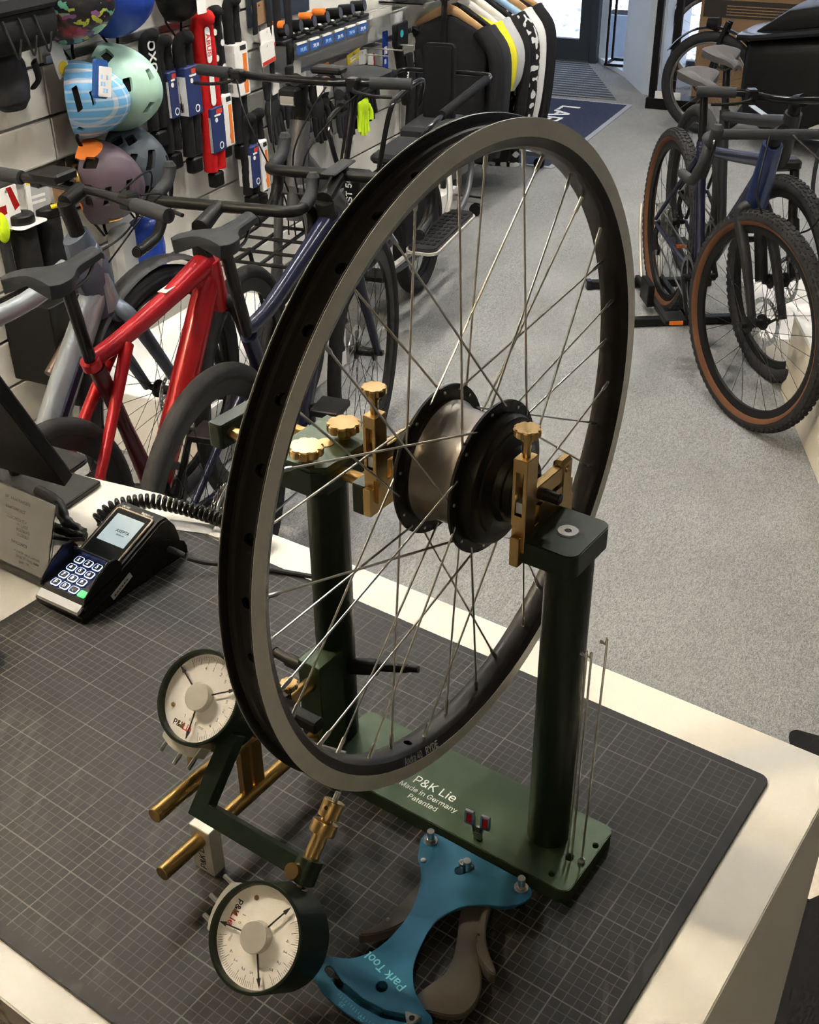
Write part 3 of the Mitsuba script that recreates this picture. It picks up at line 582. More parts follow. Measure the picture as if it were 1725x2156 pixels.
# ---- spoke ruler rod, spare spokes and the red clip on the base
def gauge_spoke(x0, y0, h, lean, nut, label):
    top = A([x0 + lean[0], y0 + lean[1], h])
    path = smooth_path([(x0, y0, ZB - .012 if not nut else ZB + .004), (x0 + lean[0] * .5, y0 + lean[1] * .5, (h + ZB) / 2), top, top + A([-.0012, 0, .0038]), top + A([-.0048, 0, .0050])], 6)
    s_ = thing('loose_spoke', label, 'spoke', 'loose spokes standing in the stand base')
    part(s_, 'shaft', tube(path, .00105, 8), 'm_spoke', smooth=40)
    part(s_, 'head', sphere(path[-1], .0018, 1), 'm_spoke')
    if nut: part(s_, 'nut', lathe([(0, 0), (.0030, 0), (.0036, .0012), (.0036, .003), (.0018, .0042), (.0014, .0075), (0, .0075)], 20), 'm_steel', M=frame((x0, y0, ZB), (1, 0, 0), (0, 1, 0)))
gauge_spoke(-.0920, -.2195, .283, (.0020, .0005), True, 'single spoke standing upright on its nipple at the right end of the green base')
for i, dx in enumerate((-.0022, .0018)):
    gauge_spoke(-.1045 + dx, -.2205 + i * .001, .262, (-.0005, .0015), False, f'{("left", "right")[i]} one of two spokes standing in a base hole beside the right green post')
rc = thing('spoke_clip', 'small chrome clip with two red pads standing on the green base', 'clip')
CM = rotz((-.1895, -.2515, ZB), 8)
part(rc, 'foot', mv(join(box(-.0042, .0042, -.002, .002, 0, .010, .0006), box(-.0018, .0018, -.0018, .0018, .008, .017, .0006)), CM), 'm_steel', smooth=False)
for s in (-1, 1):
    fr = mv(diff(bevel_poly(rrect(.0098, .0170, .0012), .0036, .0004), poly3(rrect(.0062, .0128, .0006), .01, .0020)), frame((s * .0084, 0, .0275), (1, 0, 0), z=(0, -1, .02)))
    k = part(rc, 'jaw', mv(join(fr, mv(box(-.0018, .0018, -.0016, .0016, .0, .026, .0005), frame((s * .003, .0, .004), (1, 0, s * .0), z=(s * .10, 0, 1)))), CM), 'm_steel', smooth=25)
    part(k, 'red_pad', mv(mv(poly3(rrect(.0060, .0126, .0006), .0010, .0016), frame((s * .0084, 0, .0275), (1, 0, 0), z=(0, -1, .02))), CM), 'm_red_plastic', smooth=False, label='red pad')

# ================= blue spoke tension meter lying on the mat
tn = thing('tension_meter', 'blue spoke tension meter with dark grips lying on the cutting mat', 'tension meter')
ZP = .0235
_o = [(-.2263, -.2996), (-.2325, -.2858), (-.2301, -.2760), (-.2182, -.2728), (-.1788, -.2735), (-.1468, -.2735), (-.1228, -.2745), (-.1113, -.2811), (-.1112, -.2942), (-.1228, -.3087), (-.1399, -.3182), (-.1519, -.3278), (-.1609, -.3418), (-.166, -.3612), (-.1633, -.3839), (-.1569, -.4062), (-.1494, -.4183), (-.1398, -.4284), (-.1242, -.4367), (-.1143, -.4405), (-.1095, -.4504), (-.1142, -.4614), (-.130, -.4715), (-.155, -.4770), (-.182, -.4775), (-.208, -.473), (-.2258, -.4603), (-.2229, -.4442), (-.2052, -.433), (-.1934, -.414), (-.1896, -.3871), (-.1923, -.3574), (-.2024, -.3315), (-.2116, -.3175), (-.222, -.3073)]
_o = sg.Polygon(smooth_path(_o + _o[:1], 5)).buffer(0)
_slot = sg.LineString([(-.2145, -.4535), (-.197, -.4595), (-.172, -.4625), (-.150, -.4605), (-.130, -.4525)]).buffer(.0036)
_plate = _o.difference(_slot).difference(sg.Point(-.1665, -.4405).buffer(.0052)).difference(sg.LineString([(-.1800, -.2985), (-.1745, -.2890)]).buffer(.0048))
pl = part(tn, 'top_plate', bevel_poly(_plate, .0022, .0004, ZP), 'm_blue_ano', smooth=False, label='anodised blue top plate')
for x, y in ((-.2230, -.2840), (-.1220, -.2825)):
    nt = part(tn, 'post_nut', join(lathe([(0, 0), (.0068, 0), (.0068, .0015), (0, .0015)], 28), mv(bevel_poly(sg.Polygon([(.0052 * math.cos(t_), .0052 * math.sin(t_)) for t_ in np.arange(6) * np.pi / 3]), .0045, .0004), np.eye(4))), 'm_steel', M=frame((x, y, ZP + .0022), (1, 0, 0), (0, 1, 0)), smooth=False)
    part(nt, 'post_pin', lathe([(0, 0), (.0037, 0), (.0037, .0135), (.0034, .014), (0, .014)], 24), 'm_steel', M=frame((x, y, ZP + .0022), (1, 0, 0), (0, 1, 0)))
part(tn, 'moving_pin', lathe([(0, -.02), (.0040, -.02), (.0040, .0135), (.0037, .014), (0, .014)], 24), 'm_steel', M=frame((-.1755, -.2925, ZP), (1, 0, 0), (0, 1, 0)))
part(tn, 'pivot_nut', lathe([(0, 0), (.0016, .0), (.0016, .0018), (.0020, .0022), (.0034, .0022), (.0038, .0018), (.0038, 0), (0, 0)], 24), 'm_steel', M=frame((-.1825, -.2895, ZP + .0022), (1, 0, 0), (0, 1, 0)))
part(tn, 'rivet', lathe([(0, 0), (.0030, 0), (.0028, .0008), (0, .0010)], 20), 'm_steel', M=frame((-.2150, -.3080, ZP + .0022), (1, 0, 0), (0, 1, 0)))
tri = part(tn, 'pointer_nut', bevel_poly(sg.Polygon([(.0095 * math.cos(t_), .0095 * math.sin(t_)) for t_ in np.radians([90, 210, 330])]).buffer(-.0012).buffer(.0012), .0045, .0006, 0), 'm_steel', M=rotz((-.1265, -.4525, ZP + .0022), 75), smooth=False)
part(tri, 'socket', trimesh.creation.cylinder(.0024, .0004, sections=16).apply_translation((-.1265, -.4525, ZP + .0069)), 'm_black_matte', smooth=False)  # black disc stands for the shade inside the socket
part(pl, 'lettering', mv(text('Park Tool', .0078, .00012, True), rotz((-.1735, -.4270, ZP + .0022), 168)), pm('m_blue_print', (.10, .33, .42), .5), smooth=False)
_sc = [mv(box(-.00018, .00018, -.0016, .0016, 0, .00012), rotz((-.192 + .0031 * k, -.4688 - .0004 * k + .00018 * (k - 9) ** 2 * .1, ZP + .0022), -8 + k)) for k in range(17)]
part(pl, 'scale_marks', join(*_sc, *[mv(text(s_, .0034, .00012), rotz((x_, y_, ZP + .0022), 172)) for s_, x_, y_ in (('25', -.184, -.4738), ('20', -.163, -.4745), ('15', -.140, -.4715))]), 'm_blue_print', smooth=False)
# body under the plate: moving arm and spring grips
def ribbon(pts, w, z0, z1, n=6):
    p = smooth_path(pts, n); return bevel_poly(sg.LineString(p).buffer(w, cap_style=1), z1 - z0, .0008, z0)
part(tn, 'lower_plate', bevel_poly(_o.buffer(-.010), .0025, .0004, .0085), 'm_blue_ano', smooth=False)
_gl = sg.Polygon(smooth_path([(-.2085, -.3215), (-.2070, -.330), (-.2075, -.350), (-.2090, -.372), (-.2125, -.390), (-.2190, -.4035), (-.2150, -.4045), (-.2040, -.394), (-.1945, -.378), (-.190, -.360), (-.192, -.342), (-.201, -.326), (-.2085, -.3215)], 4)).buffer(0)
gl = part(tn, 'grip', bevel_poly(_gl, .0125, .0014, .0065), 'm_grip', smooth=25, label='dark curved grip on the left')
part(gl, 'screw', lathe([(0, 0), (.0022, 0), (.0018, .0008), (0, .001)], 16), 'm_steel', M=frame((-.2060, -.378, .019), (1, 0, 0), (0, 1, 0)))
_gr = sg.Polygon(smooth_path([(-.1385, -.306), (-.1345, -.317), (-.1270, -.336), (-.1140, -.353), (-.0985, -.366), (-.0955, -.3715), (-.1010, -.3725), (-.1120, -.3675), (-.1235, -.3570), (-.1330, -.3400), (-.1395, -.3210), (-.1385, -.306)], 4)).buffer(0)
gr = part(tn, 'grip', bevel_poly(_gr, .0145, .0014, .0065), 'm_grip', smooth=25, label='dark curved grip on the right')
part(gr, 'screw_hole_shade', trimesh.creation.cylinder(.0012, .0004, sections=12).apply_translation((-.1285, -.3455, .0211)), 'm_black_matte', smooth=False)  # dark disc painted for the shaded inside of a screw hole
_lv = sg.Polygon(smooth_path([(-.163, -.315), (-.150, -.311), (-.1385, -.312), (-.1375, -.325), (-.1300, -.345), (-.1190, -.360), (-.1095, -.371), (-.1000, -.386), (-.0965, -.401), (-.0990, -.415), (-.1090, -.424), (-.1230, -.4295), (-.1370, -.4345), (-.1420, -.425), (-.1400, -.411), (-.1345, -.392), (-.1380, -.372), (-.1470, -.352), (-.1560, -.335), (-.163, -.315)], 4)).buffer(0)
part(tn, 'lever', bevel_poly(_lv, .0075, .0012, .0065), 'm_grip', smooth=25, label='flat dark brown lever')
part(tn, 'spacer', join(*[cyl((x, y, MT), (x, y, ZP), .005, 16) for x, y in ((-.2230, -.2840), (-.1220, -.2825), (-.178, -.36))], cyl((-.1265, -.4525, MT), (-.1265, -.4525, ZP), .004, 14), cyl((-.205, -.452, MT), (-.205, -.452, ZP), .004, 14)), 'm_black')

# ================= bicycles
def P3(x, z, y=0.): return A([x, y, z])
def bike_frame(e, n, yaw, lean=0.):
    d = math.cos(yaw) * NV + math.sin(yaw) * EV
    M = frame(W(e, n, FL), d, z=(0, 0, 1)); M[:3, 1] = np.cross([0, 0, 1.], d)
    if lean:
        L = np.eye(4); a = math.radians(lean); L[1, 1] = L[2, 2] = math.cos(a); L[1, 2], L[2, 1] = -math.sin(a), math.sin(a); M = M @ L
    return M
def wheel_bike(b, name, M, c, R, tw, steer=0., tire='m_rubber', wall=None, knobs=False, rim='m_black', depth=.024, rotor=0, nsp=28, cassette=False, stripe=None, hubm='m_black', label=None):
    """c = (x, z) of the axle; steer turns the wheel about the upright; wheel plane is local xz."""
    a = math.radians(steer)
    Wm = M @ frame((c[0], 0, c[1]), (math.cos(a), math.sin(a), 0), (0, 0, 1))      # local: x forward, y up, z sideways (right)
    rt = tw / 2; rc = R - rt
    ang = np.linspace(0, 2 * np.pi, 17); prof = np.stack([rc + rt * np.cos(ang), rt * np.sin(ang)], 1)
    k = part(b, name, lathe(prof, 72), tire, M=Wm, label=label)
    if knobs:
        kb = []
        for i in range(84):
            t = 2 * np.pi * i / 84
            for yy, ro in ((0, .0008), (.011, -.0028), (-.011, -.0028), (.0185, -.0105), (-.0185, -.0105)):
                if abs(yy) > rt * .95: continue
                t2 = t + (.037 if yy and abs(yy) < .015 else 0)
                kb.append(mv(box(-.0035, .0035, -.007, .007, -.0045, .0045), frame(((R + ro - .0015) * math.cos(t2), (R + ro - .0015) * math.sin(t2), yy), (math.cos(t2), math.sin(t2), 0), (-math.sin(t2), math.cos(t2), 0))))
        part(k, 'tread', join(*kb), tire, M=Wm, smooth=False, kind='stuff')
    if wall:
        q = np.linspace(math.radians(105), math.radians(160), 7)
        part(k, 'sidewall', join(*[lathe(np.stack([rc + (rt + .0006) * np.cos(q), s * (rt + .0006) * np.sin(q)], 1), 72) for s in (1, -1)]), wall, M=Wm, label='tan sidewall')
    ri = R - tw
    part(k, 'rim', lathe([(ri + .008, -.010), (ri + .008, .010), (ri - depth * .4, .0115), (ri - depth, .005), (ri - depth, -.005), (ri - depth * .4, -.0115), (ri + .008, -.010)], 64), rim, M=Wm)
    sps = []
    for i in range(nsp):
        s = 1 if i % 2 else -1; t = 2 * np.pi * i / nsp; t2 = t + (.9 if (i // 2) % 2 else -.9)
        sps.append(tube([(.024 * math.cos(t2), .024 * math.sin(t2), s * .028), ((ri - depth) * math.cos(t), (ri - depth) * math.sin(t), 0)], .0009, 4))
    part(k, 'spokes', join(*sps), 'm_spoke' if rim != 'm_black' else 'm_black', M=Wm, smooth=False, kind='stuff')
    part(k, 'hub', lathe([(0, -.055), (.009, -.055), (.010, -.036), (.026, -.032), (.026, -.026), (.014, -.022), (.014, .022), (.026, .026), (.026, .032), (.010, .036), (.009, .055), (0, .055)], 24), hubm, M=Wm)
    if rotor:
        z = -.034 if rotor > 0 else .034
        g = sg.Point(0, 0).buffer(.080, quad_segs=20).difference(sg.Point(0, 0).buffer(.064, quad_segs=20))
        g = g.difference(shapely.union_all([sg.Point((.072 if i % 2 else .0755) * math.cos(i * .1745), (.072 if i % 2 else .0755) * math.sin(i * .1745)).buffer(.0032, quad_segs=3) for i in range(36)]))
        g = g.union(shapely.union_all([sg.LineString([(.018 * math.cos(t), .018 * math.sin(t)), (.066 * math.cos(t + .5), .066 * math.sin(t + .5))]).buffer(.0045) for t in np.arange(5) * 1.2566])).union(sg.Point(0, 0).buffer(.022))
        part(k, 'brake_disc', poly3(g, .002, z - .001), 'm_steel', M=Wm, smooth=False)
    if cassette:
        cg = []
        for i, r in enumerate((.072, .066, .060, .054, .048, .043, .038, .033, .028)):
            nt = int(r * 480); t = np.linspace(0, 2 * np.pi, nt * 4, endpoint=False); rr = r + .0025 * np.sign(np.sin(nt * t))
            cg.append(poly3(sg.Polygon(np.stack([rr * np.cos(t), rr * np.sin(t)], 1)).difference(sg.Point(0, 0).buffer(r * .55)), .0018, .014 + i * .0038))
        part(k, 'cassette', join(*cg), 'm_rail', M=Wm, smooth=False, label='silver sprocket cassette')
    return k
def saddle(b, M, x, z, L=.26, w=.145, mat='m_saddle', tilt=0., groove=True):
    """x = rear edge, z = top height; nose forward."""
    secs = []
    for u in np.linspace(0, 1, 15):
        hw = (w / 2) * (1 - smoothstep_np(.12, .62, u) * .72) * (.78 + .22 * min(1, u / .08)) * (1 if u < .93 else 1 - (u - .93) * 4)
        th = .030 + .018 * (1 - u); crown = .012
        zt = z + .010 * (1 - u) ** 2 - .012 * smoothstep_np(.15, .5, u) + .006 * u - (.012 if u > .95 else 0)
        s = np.linspace(0, 2 * np.pi, 20, endpoint=False); yy = np.cos(s) * hw; sn = np.sin(s)
        top = zt - crown * (np.abs(np.cos(s)) ** 2.2) - (.006 * np.exp(-(yy / .009) ** 2) if groove and .1 < u < .8 else 0)
        zz = np.where(sn >= 0, top, zt - th * (.55 + .45 * np.abs(np.cos(s))) + .006)
        secs.append(np.stack([np.full(20, x + u * L + .012 * (np.abs(np.cos(s)) * (-1 if u < .1 else 0))), yy, zz], 1))
    k = part(b, 'saddle', loft(secs), mat, M=M, smooth=50)
    part(k, 'rails', join(*[tube(smooth_path([(x + .05, s * .024, z - .03), (x + .07, s * .022, z - .052), (x + .16, s * .022, z - .054), (x + .22, s * .012, z - .030)], 5), .0038, 6) for s in (1, -1)]), 'm_black', M=M)
    return k
def smoothstep_np(a, b, x):
    t = min(1, max(0, (x - a) / (b - a))); return t * t * (3 - 2 * t)
def drop_bar(b, M, x, z, w=.43, mat='m_black', steer=0., flare=.012, rake=0.):
    a = math.radians(steer); S = M @ frame((x, 0, z), (math.cos(a), math.sin(a), 0), (-math.sin(a), math.cos(a), 0))
    h = w / 2; pts = []
    right = [(0, 0, 0), (0, -h * .55, 0), (.004, -h * .86, -.001), (.03, -h * .985, -.003), (.075, -h, -.006), (.105, -h - flare * .3, -.028), (.100, -h - flare * .7, -.075), (.060, -h - flare, -.118), (.0, -h - flare * 1.2, -.128), (-.05, -h - flare * 1.4, -.130)]
    left = [(p[0], -p[1], p[2]) for p in right]
    k = part(b, 'handlebar', tube(smooth_path(left[::-1] + right[1:], 5), .0155, 12), mat, M=S, label='black taped drop bar')
    for s in (1, -1):
        yy = -s * h
        hd = part(k, 'brake_hood', tube(smooth_path([(.060, yy, -.004), (.095, yy, .002), (.125, yy * .99, .012), (.148, yy * .985, .042), (.150, yy * .985, .064)], 5), np.interp(np.linspace(0, 1, 21), [0, .3, .6, .85, 1], [.0165, .0185, .0175, .0185, .011]), 12), 'm_grey_rubber', M=S)
        part(hd, 'lever', tube(smooth_path([(.140, yy * 1.0, .035), (.158, yy * 1.01, .0), (.145, yy * 1.03, -.055), (.125, yy * 1.05, -.095)], 5), .0062, 8), 'm_black_gloss', M=S)
        part(k, 'bar_end', cyl((-.050, -s * (h + flare * 1.4), -.130), (-.056, -s * (h + flare * 1.4), -.130), .0135, 16), 'm_black_gloss', M=S)
    return k
def flat_bar(b, M, x, z, w=.68, steer=0., rise=.0, back=.03, grip='m_grey_rubber'):
    a = math.radians(steer); S = M @ frame((x, 0, z), (math.cos(a), math.sin(a), 0), (-math.sin(a), math.cos(a), 0)); h = w / 2
    right = [(0, 0, 0), (0, -.05, 0), (-.002, -.12, rise * .4), (-back * .4, -.20, rise), (-back, -h, rise)]
    k = part(b, 'handlebar', tube(smooth_path([(p[0], -p[1], p[2]) for p in right][::-1] + right[1:], 5), .0125, 12), 'm_black_gloss', M=S)
    for s in (1, -1):
        part(k, 'grip', cyl((-back * .55, -s * (h - .125), rise), (-back, -s * h, rise), .0175, 16), grip, M=S)
        lv = part(k, 'brake_lever', tube(smooth_path([(.008, -s * (h - .165), rise - .004), (.040, -s * (h - .15), rise - .012), (.048, -s * (h - .09), rise - .020), (.040, -s * (h - .03), rise - .022)], 5), .0052, 8), 'm_black', M=S)
        part(lv, 'clamp', box(-.016, .024, -s * (h - .150), -s * (h - .185), rise - .020, rise + .018, .004), 'm_black_gloss', M=S, smooth=False)
    return k
def seatpost(b, M, p0, p1, r=.0145, mat='m_black_gloss'):
    k = part(b, 'seatpost', cyl(P3(*p0), P3(*p1), r, 20), mat, M=M)
    part(k, 'clamp', box(p1[0] - .028, p1[0] + .028, -.022, .022, p1[1] - .006, p1[1] + .018, .005), 'm_black', M=M, smooth=False); return k
def crankset(b, M, x, z, ring=.085, ang=30., chain=None, crank='m_black_gloss', pedal='m_black', refl=True):
    k = part(b, 'crank', lathe([(0, -.06), (.014, -.06), (.014, .06), (0, .06)], 18), 'm_black', M=M @ frame((x, 0, z), (1, 0, 0), (0, 0, 1)))
    t = np.linspace(0, 2 * np.pi, 160, endpoint=False); rr = ring + .002 * np.sign(np.sin(40 * t))
    g = sg.Polygon(np.stack([rr * np.cos(t), rr * np.sin(t)], 1)).difference(sg.Point(0, 0).buffer(ring * .78)).union(shapely.union_all([sg.LineString([(0, 0), (ring * .85 * math.cos(a), ring * .85 * math.sin(a))]).buffer(.009) for a in np.arange(4) * 1.571 + .4]))
    part(k, 'chainring', poly3(g, .004, .040), 'm_black_gloss', M=M @ frame((x, 0, z), (1, 0, 0), (0, 0, 1)), smooth=False)
    for s in (1, -1):
        a = math.radians(ang + (180 if s < 0 else 0)); ex, ez = x + .172 * math.cos(a), z + .172 * math.sin(a)
        part(k, 'crank_arm', tube([(x, -s * .062, z), (ex, -s * .072, ez)], [.016, .011], 10, sx=.6), crank, M=M)
        pd = part(k, 'pedal', join(box(ex - .045, ex + .045, -s * .085, -s * .165, ez - .010, ez + .010, .003), cyl((ex, -s * .07, ez), (ex, -s * .16, ez), .007, 10)), pedal, M=M, smooth=False)
        if refl: part(pd, 'reflector', join(box(ex + .0452, ex + .048, -s * .10, -s * .15, ez - .007, ez + .007), box(ex - .048, ex - .0452, -s * .10, -s * .15, ez - .007, ez + .007)), 'm_orange', M=M, smooth=False)
    if chain:
        cx, cz, cr = chain
        pts = [(x, -.042, z + ring), (cx, -.042, cz + cr)]; part(k, 'chain', join(tube(pts, .0035, 6), tube([(x, -.042, z - ring), (cx + .03, -.042, cz - .09)], .0035, 6)), 'm_rail', M=M)
        part(b, 'derailleur', join(tube([(cx, -.05, cz - .01), (cx + .01, -.06, cz - .05), (cx + .035, -.055, cz - .10)], .011, 8), cyl((cx + .035, -.048, cz - .10), (cx + .035, -.058, cz - .10), .022, 16)), 'm_black_gloss', M=M)
    return k
def fr_tubes(*tb):
    """tubes as (pts, radii, flatten) joined into one frame surface."""
    ms = []
    for t in tb:
        pts, r = t[0], t[1]; sx = t[2] if len(t) > 2 else 1.
        p = smooth_path([P3(*q) for q in pts], 5) if len(pts) > 2 else A([P3(*q) for q in pts])
        rr = np.interp(np.linspace(0, 1, len(p)), np.linspace(0, 1, len(r)), r) if np.ndim(r) else np.full(len(p), r)
        ms.append(tube(p, rr, 14, sx=sx, up=(0, 1, 0) if sx != 1. else None))
    return join(*ms)
def stays(x0, z0, x1, z1, y0=.018, y1=.062, r=(.010, .007)):
    return join(*[tube([(x0, s * y0, z0), ((x0 + x1) / 2, s * (y0 * .5 + y1 * .55), (z0 + z1) / 2), (x1, s * y1, z1)], [r[0], (r[0] + r[1]) / 2, r[1]], 10) for s in (1, -1)])
def fork(b, M, top, crown, axle, mat, w=.055, r=(.017, .010), steer=0., label=None):
    a = math.radians(steer)
    d = nrm(A(crown) - A(top))
    legs = [tube(smooth_path([(crown[0], s * .020, crown[1] + .012), (crown[0] + d[0] * .03, s * w * .9, crown[1] - .02), (crown[0] * .55 + axle[0] * .45, s * w, crown[1] * .55 + axle[1] * .45), (axle[0], s * (w + .003), axle[1])], 5), np.interp(np.linspace(0, 1, 16), [0, .3, 1], [r[0], r[0], r[1]]), 12) for s in (1, -1)]
    m = join(legs, tube([(crown[0], -.035, crown[1] - .004), (crown[0], .035, crown[1] - .004)], r[0] * 1.25, 12))
    if steer:
        S = np.eye(4); S[:2, :2] = [[math.cos(a), -math.sin(a)], [math.sin(a), math.cos(a)]]; m.apply_translation((-crown[0], 0, 0)); m.apply_transform(S); m.apply_translation((crown[0], 0, 0))
    return part(b, 'fork', m, mat, M=M, label=label)
def cable(b, M, pts, r=.0026): return part(b, 'cable', tube(smooth_path(pts, 6), r, 6), 'm_black', M=M)

# ---- red road bike
bk = thing('bicycle', 'glossy red road bike with black drop bar parked along the slat wall', 'bicycle', 'bicycles parked along the slat wall')
M = bike_frame(-1.58, .605, -.12)
wheel_bike(bk, 'rear_wheel', M, (0, .345), .345, .040, depth=.034, cassette=True, rotor=-1)
wheel_bike(bk, 'front_wheel', M, (1.0, .345), .345, .040, depth=.034, rotor=-1, steer=4)
part(bk, 'frame', join(fr_tubes(([(.262, .738), (.40, .738), (.62, .752), (.835, .775)], (.021, .023, .026, .034), .85), ([(.835, .78), (.862, .64)], (.036, .040)), ([(.845, .735), (.66, .52), (.46, .30)], (.040, .043, .040), .8), ([(.80, .752), (.80, .66), (.775, .615)], (.026, .012, .02), .6)),
     stays(.395, .728, .01, .36, .016, .064, (.016, .010)), stays(.43, .29, .0, .345, .03, .062, (.015, .010))), 'm_red_paint', M=M, smooth=40, label='glossy red frame tubes')
part(bk, 'seat_tube', fr_tubes(([(.284, .715), (.36, .52), (.44, .30)], (.022, .019, .026), .9)), 'm_darkred_paint', M=M, label='dark red seat tube')
part(bk, 'seat_collar', cyl(P3(.262, .742), P3(.270, .722), .0225, 20), 'm_red_paint', M=M)
part(bk, 'headset_spacers', cyl(P3(.832, .80), P3(.822, .862), .030, 24, .026), 'm_black', M=M)
part(bk, 'stem', tube([P3(.822, .868), P3(.90, .885), P3(.935, .892)], [.024, .020, .019], 12), 'm_black', M=M)
part(bk, 'sticker', box(.60, .66, -.012, .012, .7755, .7775), 'm_paper', M=M, smooth=False)
fork(bk, M, (.835, .78), (.866, .655), (1.0, .345), 'm_black', r=(.018, .012), steer=4)
drop_bar(bk, M, .935, .892, .43, steer=2)
seatpost(bk, M, (.268, .73), (.222, .945))
saddle(bk, M, .105, .985, .255, .148)
crankset(bk, M, .45, .29, .085, 60., (0, .345, .04), refl=False)
# ---- navy road bike
bk = thing('bicycle', 'dark navy road bike with bare sprockets and black saddle, nearest the counter', 'bicycle', 'bicycles parked along the slat wall')
M = bike_frame(-1.375, .955, -.105)
wheel_bike(bk, 'rear_wheel', M, (0, .352), .362, .042, depth=.036, cassette=True, rotor=-1)
wheel_bike(bk, 'front_wheel', M, (.985, .352), .362, .040, depth=.036, rotor=1, steer=6)
part(bk, 'frame', join(fr_tubes(([(.222, .728), (.34, .735), (.50, .775), (.735, .835)], (.020, .022, .024, .032), .8), ([(.735, .85), (.785, .70)], (.033, .038)), ([(.745, .80), (.60, .56), (.44, .29)], (.036, .038, .036), .8), ([(.235, .71), (.33, .50), (.43, .30)], (.021, .020, .024))),
     stays(.30, .62, .0, .36, .014, .064, (.013, .009)), stays(.42, .29, .0, .345, .03, .062, (.014, .010))), 'm_navy_paint', M=M, smooth=40, label='glossy dark navy frame')
part(bk, 'headset_spacers', cyl(P3(.735, .85), P3(.724, .895), .027, 24, .024), 'm_black', M=M)
part(bk, 'stem', tube([P3(.724, .90), P3(.80, .925), P3(.835, .935)], [.023, .020, .019], 12), 'm_black', M=M)
part(bk, 'computer_mount', box(.75, .90, -.022, .022, .955, .962, .003), 'm_grey_rubber', M=M, smooth=False)
fork(bk, M, (.735, .85), (.79, .70), (.985, .352), 'm_navy_paint', r=(.018, .012), steer=6)
drop_bar(bk, M, .835, .935, .44, steer=3)
seatpost(bk, M, (.232, .72), (.158, .955))
saddle(bk, M, .050, 1.005, .255, .148)
crankset(bk, M, .44, .285, .085, 100., (0, .352, .04), refl=False)
# ---- silver-blue step-through bike, far left
bk = thing('bicycle', 'silver and slate blue step-through bike standing closest to the wall at the left edge', 'bicycle', 'bicycles parked along the slat wall')
M = bike_frame(-1.87, .86, 0.)
wheel_bike(bk, 'front_wheel', M, (.58, .36), .36, .055, tire='m_grey_rubber', depth=.02, rotor=-1, steer=0)
wheel_bike(bk, 'rear_wheel', M, (-.52, .36), .36, .055, tire='m_grey_rubber', depth=.02)
part(bk, 'frame', join(fr_tubes(([(-.50, .80), (-.20, .805), (.10, .80), (.26, .83)], (.022, .024, .024, .028), .8), ([(.335, .86), (.385, .69)], (.034, .038)), ([(.35, .74), (.18, .55), (-.05, .28)], (.040, .045, .042), .75)), stays(-.22, .78, -.52, .36, .018, .068)), 'm_silver_paint', M=M, smooth=40, label='silver blue frame')
part(bk, 'head_badge_panel', fr_tubes(([(.31, .90), (.345, .80), (.38, .68)], (.040, .062, .045), .6)), 'm_slate_paint', M=M, label='slate blue head tube cowl')
part(bk, 'downtube_stripe', mv(box(0, .42, -.036, -.030, -.010, .010), frame((-.05, -.002, .30), nrm((.40, 0, .45)), z=nrm((-.45, 0, .40)))), 'm_navy_paint', M=M, smooth=False)
fork(bk, M, (.335, .86), (.395, .68), (.58, .36), 'm_slate_paint', w=.064, r=(.022, .014))
part(bk, 'stem', join(cyl(P3(.33, .87), P3(.295, .985), .020, 20), tube([P3(.295, .985), P3(.36, 1.0)], .02, 12)), 'm_black', M=M)
flat_bar(bk, M, .36, 1.0, .66, steer=-10)
part(bk, 'display', box(.30, .38, .02, .10, 1.02, 1.045, .005), 'm_black', M=M, smooth=False)
cable(bk, M, [(.38, -.10, 1.0), (.50, -.10, 1.02), (.54, -.06, .95), (.48, -.02, .86), (.37, 0, .83)])
cable(bk, M, [(.38, -.16, 1.0), (.46, -.16, .98), (.50, -.09, .93), (.38, -.02, .80)])
part(bk, 'mudguard', mv(lathe([(.376, -.030), (.386, -.018), (.389, 0), (.386, .018), (.376, .030)], 72).slice_plane((0, .12, 0), (0, 1, 0)), frame((.58, 0, .36), (1, 0, 0), (0, 0, 1))), 'm_darkgrey_paint', M=M, smooth=50)
crankset(bk, M, -.06, .28, .075, 20., refl=False)
seatpost(bk, M, (-.20, .74), (-.25, .92)); saddle(bk, M, -.36, .95, .26, .17)
# ---- grey longtail cargo bike facing the counter
bk = thing('cargo_bike', 'grey longtail cargo bike with flat bar, padded backrest and footboards facing the counter', 'bicycle')
M = bike_frame(-1.90, 2.90, 3.05)
wheel_bike(bk, 'rear_wheel', M, (-.40, .25), .25, .060, depth=.02, rim='m_black')
wheel_bike(bk, 'front_wheel', M, (.86, .25), .25, .060, depth=.02, rim='m_black', rotor=1)
part(bk, 'frame', join(fr_tubes(([(.70, .84), (.40, .60), (.20, .52), (-.20, .56), (-.82, .58)], (.032, .034, .03, .024, .022)), ([(.683, .95), (.745, .76)], (.032, .035)), ([(.72, .80), (.50, .42), (.22, .28)], (.036, .036, .034)), ([(.415, .66), (.33, .47), (.22, .28)], (.022, .02, .026))),
     *[tube(smooth_path([(-.82, s * .09, .58), (-.80, s * .10, .40), (-.64, s * .11, .30), (-.40, s * .085, .25), (.0, s * .06, .24), (.22, s * .03, .28)], 5), .014, 10) for s in (1, -1)], *[tube([(-.30, s * .09, .57), (-.36, s * .10, .26)], .012, 8) for s in (1, -1)]), 'm_grey_paint', M=M, smooth=40)
part(bk, 'suspension_fork', join(cyl(P3(.745, .77), P3(.765, .66), .026, 20), *[cyl((.752, s * .055, .74), (.80, s * .055, .50), .015, 16) for s in (1, -1)], *[cyl((.80, s * .055, .52), (.86, s * .056, .25), .020, 16) for s in (1, -1)], box(.735, .775, -.075, .075, .74, .775, .008)), 'm_grey_paint', M=M)
